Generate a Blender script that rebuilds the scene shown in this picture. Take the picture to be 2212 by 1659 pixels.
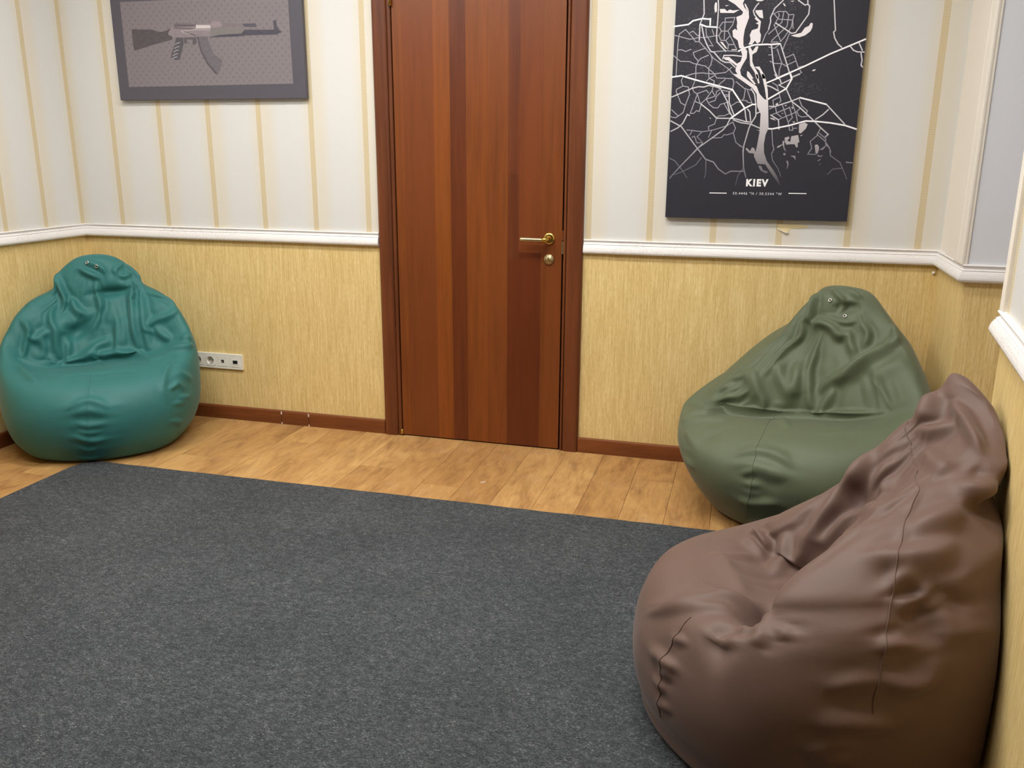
import bpy, bmesh, math, random
import numpy as np
from mathutils import Vector, Matrix, noise

# ------------------------------------------------------------------ camera, world, exposure
scene = bpy.context.scene
for o in list(bpy.data.objects):
    bpy.data.objects.remove(o, do_unlink=True)
col = scene.collection
random.seed(7)

cam_data = bpy.data.cameras.new('camera')
cam_data.sensor_fit = 'HORIZONTAL'
cam_data.sensor_width = 36.0
cam_data.lens = 1864.95 / 2212 * 36.0
cam_data.clip_start = 0.05
cam = bpy.data.objects.new('camera', cam_data)
col.objects.link(cam)
PITCH, ROLL, YAW, CAM_H = 0.2625, 0.0056, -0.2668, 1.3267
_f = Vector((math.sin(YAW) * math.cos(PITCH), math.cos(YAW) * math.cos(PITCH), -math.sin(PITCH)))
_r = Vector((math.cos(YAW), -math.sin(YAW), 0))
_u = _r.cross(_f)
R_ = math.cos(ROLL) * _r + math.sin(ROLL) * _u
U_ = -math.sin(ROLL) * _r + math.cos(ROLL) * _u
cam.matrix_world = Matrix(((R_.x, U_.x, -_f.x, 0), (R_.y, U_.y, -_f.y, 0), (R_.z, U_.z, -_f.z, CAM_H), (0, 0, 0, 1)))
scene.camera = cam

world = bpy.data.worlds.new('world')
scene.world = world
world.use_nodes = True
world.node_tree.nodes['Background'].inputs[0].default_value = (0.9, 0.93, 1.0, 1)
world.node_tree.nodes['Background'].inputs[1].default_value = 0.02
scene.view_settings.view_transform = 'Standard'
scene.view_settings.look = 'None'
scene.view_settings.gamma = 1.0
scene.view_settings.use_curve_mapping = False
scene.view_settings.exposure = -0.10
LAMP_W = 31.0                      # strength of each ceiling light
LAMP_COL = (1.0, 0.985, 0.955)

# room metrics (metres; the camera stands above the origin, +Y looks at the wall with the door)
YB = 3.704        # wall with the door
XL = -3.262       # left wall
XR = 0.714        # far right corner of the wall with the door
XP = 0.60         # near right wall
YN = 3.25         # face of the projecting grey wall panel
YP = 2.30         # far end of the near right wall
YF = -3.2         # wall behind the camera
ZC = 2.75         # ceiling
ZT, ZB = 0.966, 0.905   # dado rail top and bottom

# ------------------------------------------------------------------ helpers
def srgb(r, g, b):
    def c(x):
        x /= 255.0
        return x / 12.92 if x <= 0.04045 else ((x + 0.055) / 1.055) ** 2.4
    return (c(r), c(g), c(b), 1.0)

def link(o, parent=None):
    col.objects.link(o)
    if parent is not None:
        o.parent = parent
        o.matrix_parent_inverse = parent.matrix_world.inverted()
    return o

def mesh_obj(name, bm, mat=None, parent=None, smooth=False):
    me = bpy.data.meshes.new(name)
    bm.normal_update()
    bm.to_mesh(me)
    bm.free()
    if smooth:
        for p in me.polygons:
            p.use_smooth = True
    if mat is not None:
        for m in (mat if isinstance(mat, (list, tuple)) else [mat]):
            me.materials.append(m)
    return link(bpy.data.objects.new(name, me), parent)

def add_box(bm, x0, x1, y0, y1, z0, z1, bev=0.0, mi=0):
    n0 = set(bm.faces)
    vs = [bm.verts.new(p) for p in ((x0, y0, z0), (x1, y0, z0), (x1, y1, z0), (x0, y1, z0),
                                    (x0, y0, z1), (x1, y0, z1), (x1, y1, z1), (x0, y1, z1))]
    fs = [bm.faces.new([vs[i] for i in q]) for q in ((3, 2, 1, 0), (4, 5, 6, 7), (0, 1, 5, 4), (1, 2, 6, 5), (2, 3, 7, 6), (3, 0, 4, 7))]
    if bev > 0:
        es = list({e for f in fs for e in f.edges})
        bmesh.ops.bevel(bm, geom=es, offset=bev, segments=2, profile=0.6, affect='EDGES')
    for f in bm.faces:
        if f not in n0:
            f.material_index = mi

def box(name, x0, x1, y0, y1, z0, z1, mat, parent=None, bev=0.0):
    bm = bmesh.new()
    add_box(bm, x0, x1, y0, y1, z0, z1, bev)
    return mesh_obj(name, bm, mat, parent)

def add_lathe(bm, origin, axis, prof, seg=24):
    """prof: list of (along axis, radius); surface of revolution"""
    a = Vector(axis).normalized()
    t = a.orthogonal().normalized()
    b = a.cross(t)
    rings = []
    for h, r in prof:
        c = Vector(origin) + a * h
        if r < 1e-6:
            rings.append([bm.verts.new(c)])
        else:
            rings.append([bm.verts.new(c + (t * math.cos(2 * math.pi * i / seg) + b * math.sin(2 * math.pi * i / seg)) * r) for i in range(seg)])
    for r0, r1 in zip(rings, rings[1:]):
        for i in range(seg):
            j = (i + 1) % seg
            if len(r0) == 1 and len(r1) == 1:
                continue
            if len(r0) == 1:
                bm.faces.new((r0[0], r1[i], r1[j]))
            elif len(r1) == 1:
                bm.faces.new((r0[i], r1[0], r0[j]))
            else:
                bm.faces.new((r0[i], r1[i], r1[j], r0[j]))
    bmesh.ops.recalc_face_normals(bm, faces=bm.faces[:])

def add_tube(bm, pts, rad, seg=8, cap=True):
    pts = [Vector(p) for p in pts]
    rings = []
    prev = None
    for i, p in enumerate(pts):
        d = (pts[min(i + 1, len(pts) - 1)] - pts[max(i - 1, 0)]).normalized()
        if prev is None:
            t = d.orthogonal().normalized()
        else:
            t = (prev - d * prev.dot(d)).normalized()
        prev = t
        b = d.cross(t)
        r = rad[i] if isinstance(rad, (list, tuple)) else rad
        rings.append([bm.verts.new(p + (t * math.cos(2 * math.pi * k / seg) + b * math.sin(2 * math.pi * k / seg)) * r) for k in range(seg)])
    for a, c in zip(rings, rings[1:]):
        for k in range(seg):
            l = (k + 1) % seg
            bm.faces.new((a[k], a[l], c[l], c[k]))
    if cap:
        bm.faces.new(list(reversed(rings[0])))
        bm.faces.new(rings[-1])
    bmesh.ops.recalc_face_normals(bm, faces=bm.faces[:])

def sweep_profile(bm, path, prof):
    """path: XY points at the wall face (room on the right hand side); prof: (out from the wall, z); mitred"""
    n = len(path)
    rings = []
    for i, p in enumerate(path):
        p = Vector(p)
        dirs = []
        if i > 0:
            dirs.append((p - Vector(path[i - 1])).normalized())
        if i < n - 1:
            dirs.append((Vector(path[i + 1]) - p).normalized())
        nr = [Vector((d.y, -d.x)) for d in dirs]
        m = nr[0] if len(nr) == 1 else (nr[0] + nr[1]) / (1 + nr[0].dot(nr[1]))
        rings.append([bm.verts.new((p.x + m.x * o, p.y + m.y * o, z)) for o, z in prof])
    for a, c in zip(rings, rings[1:]):
        for k in range(len(prof) - 1):
            bm.faces.new((a[k], a[k + 1], c[k + 1], c[k]))
    bm.faces.new(rings[0])
    bm.faces.new(list(reversed(rings[-1])))
    bmesh.ops.recalc_face_normals(bm, faces=bm.faces[:])

def empty(name, loc=(0, 0, 0), rz=0.0):
    o = bpy.data.objects.new(name, None)
    o.empty_display_size = 0.1
    o.location = loc
    o.rotation_euler = (0, 0, rz)
    col.objects.link(o)
    bpy.context.view_layer.update()
    return o

def tag(o, label=None, cat=None, group=None, kind=None):
    for k, v in (('label', label), ('category', cat), ('group', group), ('kind', kind)):
        if v:
            o[k] = v
    return o

# ------------------------------------------------------------------ materials
class NT:
    def __init__(self, name):
        self.m = bpy.data.materials.new(name)
        self.m.use_nodes = True
        self.t = self.m.node_tree
        self.b = self.t.nodes['Principled BSDF']
    def n(self, typ, **kw):
        x = self.t.nodes.new(typ)
        for k, v in kw.items():
            if k.startswith('i_'):
                x.inputs[k[2:].replace('_', ' ')].default_value = v
            else:
                setattr(x, k, v)
        return x
    def l(self, a, b):
        self.t.links.new(a, b)
    def math(self, op, a, b=None, c=None):
        x = self.n('ShaderNodeMath', operation=op)
        for i, v in enumerate((a, b, c)):
            if v is None:
                continue
            if isinstance(v, (int, float)):
                x.inputs[i].default_value = v
            else:
                self.l(v, x.inputs[i])
        return x.outputs[0]
    def mix(self, f, a, b, mode='MIX'):
        x = self.n('ShaderNodeMix', data_type='RGBA', blend_type=mode)
        for k, v in ((0, f), (6, a), (7, b)):
            if isinstance(v, (int, float)):
                x.inputs[k].default_value = v
            elif isinstance(v, tuple):
                x.inputs[k].default_value = v
            else:
                self.l(v, x.inputs[k])
        return x.outputs[2]
    def ramp(self, fac, stops):
        x = self.n('ShaderNodeValToRGB')
        e = x.color_ramp.elements
        while len(e) < len(stops):
            e.new(0.5)
        for el, (p, c) in zip(e, stops):
            el.position = p
            el.color = c if isinstance(c, tuple) else (c, c, c, 1)
        self.l(fac, x.inputs[0])
        return x.outputs[0]
    def coord(self, scale=(1, 1, 1), which='Object', rot=(0, 0, 0)):
        c = self.n('ShaderNodeTexCoord')
        m = self.n('ShaderNodeMapping')
        m.inputs['Scale'].default_value = scale
        m.inputs['Rotation'].default_value = rot
        self.l(c.outputs[which], m.inputs[0])
        return m.outputs[0]
    def noise(self, vec, scale, detail=3.0, rough=0.5, dist=0.0):
        x = self.n('ShaderNodeTexNoise')
        x.inputs['Scale'].default_value = scale
        x.inputs['Detail'].default_value = detail
        x.inputs['Roughness'].default_value = rough
        x.inputs['Distortion'].default_value = dist
        self.l(vec, x.inputs['Vector'])
        return x.outputs[0]
    def bump(self, h, strength=0.3, dist=0.01):
        x = self.n('ShaderNodeBump')
        x.inputs['Strength'].default_value = strength
        x.inputs['Distance'].default_value = dist
        self.l(h, x.inputs['Height'])
        self.l(x.outputs[0], self.b.inputs['Normal'])
    def out(self, color=None, rough=0.5, metal=0.0, spec=0.5):
        if color is not None:
            if isinstance(color, tuple):
                self.b.inputs['Base Color'].default_value = color
            else:
                self.l(color, self.b.inputs['Base Color'])
        if isinstance(rough, (int, float)):
            self.b.inputs['Roughness'].default_value = rough
        else:
            self.l(rough, self.b.inputs['Roughness'])
        self.b.inputs['Metallic'].default_value = metal
        self.b.inputs['Specular IOR Level'].default_value = spec
        return self.m

def plain(name, color, rough=0.5, metal=0.0, spec=0.5):
    return NT(name).out(color, rough, metal, spec)

def striped_wallpaper(name, axis, x0, period):
    t = NT(name)
    c = t.n('ShaderNodeTexCoord')
    s = t.n('ShaderNodeSeparateXYZ')
    t.l(c.outputs['Object'], s.inputs[0])
    a = s.outputs[axis]
    z = s.outputs[2]
    ph = t.math('SUBTRACT', t.math('MULTIPLY', t.math('FRACT', t.math('ADD', t.math('DIVIDE', t.math('SUBTRACT', a, x0), period), 0.5)), period), period / 2)   # signed distance to stripe
    st = t.math('LESS_THAN', t.math('ABSOLUTE', ph), 0.0125)
    dash = t.math('GREATER_THAN', t.math('FRACT', t.math('DIVIDE', z, 0.0062)), 0.42)
    cols = t.math('GREATER_THAN', t.math('FRACT', t.math('DIVIDE', ph, 0.0063)), 0.14)
    dots = t.math('MULTIPLY', dash, cols)
    soft = t.n('ShaderNodeMapRange', interpolation_type='SMOOTHSTEP')
    soft.inputs[1].default_value = 0.085; soft.inputs[2].default_value = 0.02
    soft.inputs[3].default_value = 0.0; soft.inputs[4].default_value = 1.0
    t.l(t.math('ABSOLUTE', t.math('SUBTRACT', ph, 0.02)), soft.inputs[0])
    v = t.coord((1, 1, 1))
    fine = t.noise(v, 260, 2.0)
    base = t.mix(soft.outputs[0], srgb(214, 213, 210), srgb(216, 209, 195))
    base = t.mix(t.math('MULTIPLY', fine, 0.10), base, srgb(221, 221, 219))
    stripe = t.mix(dots, srgb(212, 200, 172), srgb(198, 178, 138))
    colr = t.mix(st, base, stripe)
    t.bump(fine, 0.15, 0.002)
    return t.out(colr, 0.55, 0, 0.3)

def mustard_wallpaper():
    t = NT('mustard_wallpaper')
    v = t.coord((1, 1, 0.05))
    a = t.noise(v, 170, 3.0, 0.6)
    v2 = t.coord((1, 1, 0.16))
    b = t.noise(v2, 260, 3.0, 0.6)
    v3 = t.coord((1, 1, 0.3))
    c = t.noise(v3, 12, 2.0, 0.5)
    f = t.math('ADD', t.math('MULTIPLY', a, 0.55), t.math('MULTIPLY', b, 0.45))
    f = t.math('ADD', f, t.math('MULTIPLY', t.math('SUBTRACT', c, 0.5), 0.12))
    colr = t.ramp(f, [(0.30, srgb(198, 168, 106)), (0.5, srgb(221, 193, 131)), (0.70, srgb(238, 216, 160))])
    t.bump(f, 0.25, 0.003)
    return t.out(colr, 0.6, 0, 0.25)

def wood(name, base, dark, light, scale=(1, 1, 1), rough=0.38, per_object=False):
    t = NT(name)
    v = t.coord(scale)
    g = t.noise(v, 60, 4.0, 0.6, 0.3)
    p = t.noise(v, 9, 3.0, 0.55, 1.2)
    f = t.math('ADD', t.math('MULTIPLY', g, 0.45), t.math('MULTIPLY', p, 0.55))
    colr = t.ramp(f, [(0.32, dark), (0.52, base), (0.72, light)])
    if per_object:
        oi = t.n('ShaderNodeObjectInfo')
        colr = t.mix(1.0, colr, oi.outputs['Color'], 'MULTIPLY')
    t.bump(g, 0.06, 0.002)
    return t.out(colr, rough, 0, 0.4)

def fabric(name, c0, c1, rough=0.6):
    t = NT(name)
    v = t.coord((1, 1, 1))
    n1 = t.noise(v, 9, 4.0, 0.55)
    weave = t.noise(v, 900, 1.0)
    colr = t.mix(t.math('ADD', t.math('MULTIPLY', n1, 0.6), t.math('MULTIPLY', weave, 0.4)), c0, c1)
    n2 = t.noise(v, 38, 3.0, 0.55, 0.6)
    h = t.math('ADD', t.math('MULTIPLY', n2, 0.5), t.math('MULTIPLY', weave, 0.10))
    t.bump(h, 0.14, 0.005)
    t.b.inputs['Sheen Weight'].default_value = 0.12
    t.b.inputs['Sheen Roughness'].default_value = 0.4
    return t.out(colr, rough, 0, 0.45)

def rug_material():
    t = NT('charcoal_felt')
    a = t.noise(t.coord((1, 2.2, 1)), 150, 5.0, 0.7, 1.2)
    b = t.noise(t.coord((1, 1.5, 1)), 45, 4.0, 0.6, 0.5)
    c = t.noise(t.coord((1, 1, 1)), 3.0, 4.0, 0.6)
    e = t.noise(t.coord((1, 1.7, 1), rot=(0, 0, 0.5)), 95, 2.0, 0.5, 2.0)
    f = t.math('ADD', t.math('MULTIPLY', a, 0.78), t.math('MULTIPLY', b, 0.22))
    f = t.math('ADD', f, t.math('MULTIPLY', t.math('SUBTRACT', c, 0.5), 0.08))
    colr = t.ramp(f, [(0.34, srgb(32, 34, 37)), (0.48, srgb(60, 63, 66)), (0.58, srgb(90, 93, 96)), (0.72, srgb(166, 169, 171))])
    fl = t.ramp(e, [(0.66, 0.0), (0.74, 0.55)])
    colr = t.mix(fl, colr, srgb(168, 169, 171))
    t.bump(f, 0.6, 0.004)
    return t.out(colr, 0.92, 0, 0.15)

def laminate():
    t = NT('oak_laminate')
    oi = t.n('ShaderNodeObjectInfo')
    tc = t.n('ShaderNodeTexCoord')
    off = t.n('ShaderNodeVectorMath', operation='ADD')
    sh = t.n('ShaderNodeCombineXYZ')
    t.l(t.math('MULTIPLY', oi.outputs['Random'], 37.0), sh.inputs[1])
    t.l(t.math('MULTIPLY', oi.outputs['Random'], 11.0), sh.inputs[0])
    t.l(tc.outputs['Object'], off.inputs[0]); t.l(sh.outputs[0], off.inputs[1])
    mp = t.n('ShaderNodeMapping'); mp.inputs['Scale'].default_value = (1, 0.14, 1)
    t.l(off.outputs[0], mp.inputs[0])
    mp2 = t.n('ShaderNodeMapping'); mp2.inputs['Scale'].default_value = (1, 0.35, 1)
    t.l(off.outputs[0], mp2.inputs[0])
    g = t.noise(mp.outputs[0], 90, 4.0, 0.6, 0.4)
    p = t.noise(mp2.outputs[0], 11, 4.0, 0.6, 1.0)
    f = t.math('ADD', t.math('MULTIPLY', g, 0.35), t.math('MULTIPLY', p, 0.65))
    colr = t.ramp(f, [(0.30, srgb(142, 103, 64)), (0.48, srgb(187, 145, 91)), (0.70, srgb(214, 173, 112))])
    tint = t.ramp(oi.outputs['Random'], [(0.0, srgb(226, 216, 208)), (1.0, srgb(255, 255, 255))])
    colr = t.mix(1.0, colr, tint, 'MULTIPLY')
    # worn and dusty patches
    d = t.noise(t.coord((1, 1, 1), 'Object'), 3.2, 5.0, 0.65)
    dust = t.ramp(d, [(0.55, 0.0), (0.75, 0.35)])
    colr = t.mix(dust, colr, srgb(196, 168, 140))
    t.bump(g, 0.08, 0.002)
    return t.out(colr, 0.42, 0, 0.4)

def crackle_paint():
    t = NT('crackled_white_paint')
    v = t.coord((1, 1, 1))
    vo = t.n('ShaderNodeTexVoronoi', feature='DISTANCE_TO_EDGE')
    vo.inputs['Scale'].default_value = 65
    w = t.noise(v, 30, 3.0)
    add = t.n('ShaderNodeVectorMath', operation='ADD')
    sc = t.n('ShaderNodeVectorMath', operation='SCALE'); sc.inputs['Scale'].default_value = 0.02
    cmb = t.n('ShaderNodeCombineXYZ')
    t.l(w, cmb.inputs[0]); t.l(w, cmb.inputs[2])
    t.l(cmb.outputs[0], sc.inputs[0]); t.l(v, add.inputs[0]); t.l(sc.outputs[0], add.inputs[1])
    t.l(add.outputs[0], vo.inputs['Vector'])
    edge = t.ramp(vo.outputs['Distance'], [(0.0, 0.0), (0.05, 1.0)])
    patch = t.ramp(t.noise(v, 2.3, 2.0), [(0.50, 0.0), (0.62, 1.0)])
    k = t.math('MULTIPLY', t.math('SUBTRACT', 1.0, edge), t.math('MULTIPLY', patch, 0.45))
    colr = t.mix(k, srgb(232, 228, 226), srgb(168, 158, 150))
    lump = t.noise(t.coord((0.4, 0.4, 1)), 60, 3.0, 0.6)
    t.bump(t.math('SUBTRACT', lump, t.math('MULTIPLY', k, 0.8)), 0.35, 0.004)
    return t.out(colr, 0.45, 0, 0.4)

M = {}
M['paper_left'] = striped_wallpaper('striped_wallpaper_back_left', 0, -1.698, 0.2665)
M['paper_right'] = striped_wallpaper('striped_wallpaper_back_right', 0, -0.677, 0.2615)
M['paper_side'] = striped_wallpaper('striped_wallpaper_left', 1, 3.692, 0.2385)
M['paper_near'] = striped_wallpaper('striped_wallpaper_right', 1, 2.245, 0.2665)
M['mustard'] = mustard_wallpaper()
M['plaster'] = plain('white_ceiling_paint', srgb(232, 231, 228), 0.8)
M['grey_panel'] = plain('pale_grey_paint', srgb(219, 221, 227), 0.5)
M['dark_wall'] = plain('low_bounce_brown', srgb(84, 66, 52), 0.7)  # unseen wall behind the camera, coloured dark to cut bounce light
M['cream_trim'] = plain('cream_gloss_trim', srgb(234, 226, 214), 0.4)
M['rail'] = crackle_paint()
M['casing'] = wood('mahogany_casing', srgb(104, 55, 28), srgb(80, 40, 20), srgb(124, 70, 36), (1, 1, 0.05))
M['veneer'] = wood('door_veneer', srgb(240, 236, 232), srgb(206, 198, 192), srgb(255, 252, 248), (1, 1, 0.06), 0.4, True)
M['skirting'] = wood('skirting_wood', srgb(116, 64, 32), srgb(94, 50, 24), srgb(132, 76, 40), (0.08, 0.08, 1), 0.35)
M['laminate'] = laminate()
M['subfloor'] = plain('dark_underlay', srgb(70, 48, 30), 0.9)
M['brass'] = plain('polished_brass', srgb(214, 178, 92), 0.22, 1.0)
M['brass_pale'] = plain('worn_pale_brass', srgb(200, 182, 140), 0.32, 1.0)
M['steel'] = plain('nickel', srgb(200, 198, 192), 0.3, 1.0)
M['dark'] = plain('gap_shade_black', srgb(18, 12, 10), 0.8)
M['rug'] = rug_material()
M['plastic'] = plain('white_plastic', srgb(232, 228, 218), 0.35)
M['black_plastic'] = plain('black_plastic', srgb(22, 22, 24), 0.5)
M['filler'] = plain('white_filler', srgb(222, 212, 200), 0.8)
M['torn'] = plain('torn_backing_paper', srgb(226, 208, 160), 0.8)
M['teal'] = fabric('teal_oxford_cloth', srgb(33, 96, 94), srgb(45, 114, 111))
M['green'] = fabric('olive_green_oxford_cloth', srgb(81, 90, 67), srgb(97, 106, 81))
M['brown'] = fabric('cocoa_brown_oxford_cloth', srgb(93, 71, 62), srgb(107, 83, 73))

# ------------------------------------------------------------------ the room shell
def struct(o):
    o['kind'] = 'structure'
    return o

bm = bmesh.new()
add_box(bm, XL - 0.15, -1.60, YB, YB + 0.15, 0, 0.935, mi=0)
add_box(bm, XL - 0.15, -1.60, YB, YB + 0.15, 0.935, ZC, mi=1)
add_box(bm, -0.74, XR + 0.15, YB, YB + 0.15, 0, 0.935, mi=0)
add_box(bm, -0.74, XR + 0.15, YB, YB + 0.15, 0.935, ZC, mi=2)
add_box(bm, -1.60, -0.74, YB, YB + 0.15, 2.10, ZC, mi=1)
wall_back = struct(mesh_obj('wall_back', bm, [M['mustard'], M['paper_left'], M['paper_right']]))

bm = bmesh.new()
add_box(bm, XL - 0.15, XL, YF, YB, 0, 0.935, mi=0)
add_box(bm, XL - 0.15, XL, YF, YB, 0.935, ZC, mi=1)
wall_left = struct(mesh_obj('wall_left', bm, [M['mustard'], M['paper_side']]))

bm = bmesh.new()
add_box(bm, XR, XR + 0.10, YN + 0.10, YB, 0, 0.935, mi=0)
add_box(bm, XR, XR + 0.10, YN + 0.10, YB, 0.935, ZC, mi=1)
add_box(bm, XR, 1.45, YN, YN + 0.10, 0, 0.935, mi=0)
add_box(bm, XR, 1.45, YN, YN + 0.10, 0.935, ZC, mi=2)
wall_recess = struct(mesh_obj('wall_right_recess', bm, [M['mustard'], M['cream_trim'], M['grey_panel']]))
struct(box('wall_recess_side', 1.35, 1.45, 2.28, YN, 0, ZC, M['grey_panel']))

def prism(bm, pts, z0, z1, mi=0):
    lo = [bm.verts.new((x, y, z0)) for x, y in pts]
    hi = [bm.verts.new((x, y, z1)) for x, y in pts]
    n = len(pts)
    fs = [bm.faces.new(list(reversed(lo))), bm.faces.new(hi)]
    for i in range(n):
        j = (i + 1) % n
        fs.append(bm.faces.new((lo[i], lo[j], hi[j], hi[i])))
    for f in fs:
        f.material_index = mi
    bmesh.ops.recalc_face_normals(bm, faces=bm.faces[:])

PIER = [(0.60, 2.28), (0.376, 0.30), (0.376, YF), (1.45, YF), (1.45, 2.28)]
bm = bmesh.new()
prism(bm, PIER, 0, 0.935, 0)
prism(bm, PIER, 0.935, ZC, 1)
wall_right = struct(mesh_obj('wall_right', bm, [M['mustard'], M['paper_near']]))
struct(box('wall_front', XL - 0.15, 0.376, YF - 0.15, YF, 0, ZC, M['dark_wall']))
struct(box('ceiling', XL - 0.15, 1.45, YF - 0.15, YB + 0.15, ZC, ZC + 0.1, M['plaster']))
floor = struct(box('floor', XL - 0.15, 1.45, YF - 0.15, YB + 0.15, -0.10, -0.008, M['subfloor']))

# laminate planks, each one its own board with a fine chamfer
PW, PL = 0.1675, 1.29
x = -1.075 - 14 * PW
row = 0
plank_meshes = {}
rnd = random.Random(3)
while x < 1.40:
    x0, x1 = max(x, XL), min(x + PW, 1.40)
    if x1 - x0 > 0.02:
        y = YF - rnd.random() * PL
        if abs(x0 + 1.2425) < 0.02:
            y = 3.13 - 5 * PL
        while y < YB:
            y0, y1 = max(y, YF), min(y + PL, YB)
            if y1 - y0 > 0.02 and not (x0 > 0.75 and y1 < 2.2):
                w, l = round(x1 - x0, 4), round(y1 - y0, 4)
                if (w, l) not in plank_meshes:
                    bm = bmesh.new()
                    add_box(bm, 0.0004, w - 0.0004, 0.0004, l - 0.0004, -0.008, 0.0, bev=0.0014)
                    me = bpy.data.meshes.new('plank')
                    bm.to_mesh(me); bm.free()
                    me.materials.append(M['laminate'])
                    plank_meshes[(w, l)] = me
                o = bpy.data.objects.new('plank', plank_meshes[(w, l)])
                o.location = (x0, y0, 0)
                link(o, floor)
            y += PL
    x += PW
    row += 1

# dado rail: cream bead, cove, groove and rounded belly
RAIL = [(0, ZT), (0.011, ZT), (0.0135, ZT - 0.003), (0.011, ZT - 0.007), (0.008, ZT - 0.011), (0.009, ZT - 0.015), (0.0125, ZT - 0.018),
        (0.0150, ZT - 0.0195), (0.0130, ZT - 0.0215), (0.0165, ZT - 0.025), (0.0205, ZT - 0.033), (0.0235, ZT - 0.043), (0.0240, ZT - 0.050),
        (0.0215, ZT - 0.056), (0.0150, ZT - 0.060), (0, ZB - 0.0005)]
def rail_piece(name, path, dz=(0, 0), grow=1.0):
    bm = bmesh.new()
    pts = []
    for a, b in zip(path, path[1:]):                # subdivide so the rail can wander like hand-fitted plaster trim
        n = max(1, int((Vector(b) - Vector(a)).length / 0.12))
        pts += [tuple(Vector(a).lerp(Vector(b), i / n)) for i in range(n)]
    pts.append(path[-1])
    sweep_profile(bm, pts, [(o * grow, z) for o, z in RAIL])
    for v in bm.verts:
        v.co.z += 0.0014 * noise.noise(Vector((v.co.x * 2.3, v.co.y * 2.3, 4.2)))
    return struct(mesh_obj(name, bm, M['rail'], smooth=False))
rail_piece('trim_1', [(XL, YF), (XL, YB), (-1.648, YB)])
rail_piece('trim_2', [(-0.694, YB), (-0.585, YB)], grow=0.92)
rail_piece('trim_3', [(-0.585, YB), (XR, YB), (XR, YN), (1.35, YN)])
rail_piece('trim_4', [(1.35, 2.28), (0.60, 2.28), (0.376, 0.30), (0.376, YF)], grow=1.15)

# vertical cream moulding on the return beside the grey panel
bm = bmesh.new()
add_box(bm, XR - 0.010, XR + 0.002, YN - 0.004, YN + 0.30, ZT - 0.002, ZC, bev=0.002)
add_box(bm, XR - 0.020, XR - 0.006, YN - 0.006, YN + 0.055, ZT - 0.002, ZC, bev=0.005)
add_box(bm, XR - 0.017, XR - 0.006, YN + 0.075, YN + 0.120, ZT - 0.002, ZC, bev=0.004)
struct(mesh_obj('trim_5', bm, M['cream_trim']))
struct(box('trim_6', 0.588, 0.640, 2.262, 2.292, ZT - 0.002, ZC, M['cream_trim'], bev=0.004))

# skirting: boards cut into lengths, white filler in the joints
def skirting(name, path_list, out=0.016, h=0.068):
    root = empty(name)
    root['kind'] = 'structure'
    prof = [(0, h), (out * 0.55, h), (out * 0.9, h - 0.004), (out, h - 0.010), (out, 0.0), (0, 0.0)]
    for path in path_list:
        bm = bmesh.new()
        sweep_profile(bm, path, prof)
        mesh_obj('board', bm, M['skirting'], root)
    return root
sk = skirting('baseboard_back', [[(XL + 0.016, YB), (-2.2065, YB)], [(-2.2035, YB), (-2.0565, YB)], [(-2.0535, YB), (-1.646, YB)],
                                 [(-0.696, YB), (XR - 0.016, YB)]])
for xj in (-2.205, -2.055):
    bm = bmesh.new()
    add_box(bm, xj - 0.0030, xj + 0.0030, YB - 0.0172, YB - 0.0150, 0.050, 0.066, bev=0.0006)
    add_box(bm, xj - 0.0024, xj + 0.0026, YB - 0.0172, YB - 0.0150, 0.001, 0.010, bev=0.0006)
    mesh_obj('joint_filler', bm, M['filler'], sk)
skirting('baseboard_left', [[(XL, YF), (XL, YB)]])
skirting('baseboard_right', [[(XR, YB - 0.016), (XR, YN)], [(XR, YN), (1.35, YN)], [(0.60, 2.28), (0.376, 0.30)], [(0.376, 0.30), (0.376, YF)]])

# torn wallpaper below the map and a wall plug under the rail
bm = bmesh.new()
out = [(0.100, 1.046), (0.108, 1.051), (0.160, 1.050), (0.193, 1.049), (0.218, 1.046), (0.212, 1.038), (0.190, 1.036), (0.170, 1.034), (0.158, 1.036), (0.146, 1.031), (0.141, 1.022), (0.134, 1.016), (0.112, 1.028), (0.100, 1.034)]
vs = [bm.verts.new((a, YB - 0.0012, b)) for a, b in out]
f_ = bm.faces.new(vs)
r_ = bmesh.ops.extrude_face_region(bm, geom=[f_])
for g in r_['geom']:
    if isinstance(g, bmesh.types.BMVert):
        g.co.y += 0.0014
bmesh.ops.recalc_face_normals(bm, faces=bm.faces[:])
mesh_obj('torn_paper', bm, M['torn'], wall_back)
bm = bmesh.new()
add_tube(bm, [(0.100, YB - 0.002, 1.033), (0.118, YB - 0.006, 1.024), (0.136, YB - 0.007, 1.016), (0.143, YB - 0.004, 1.020)], [0.0012, 0.0022, 0.003, 0.0016], 6)
mesh_obj('paper_curl', bm, M['filler'], wall_back, True)
bm = bmesh.new()
add_lathe(bm, (0.700, YB + 0.001, 0.878), (0, -1, 0), [(0, 0.006), (0.006, 0.006), (0.009, 0.004), (0.010, 0)], 12)
mesh_obj('wall_plug', bm, M['plastic'], wall_back, True)

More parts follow.
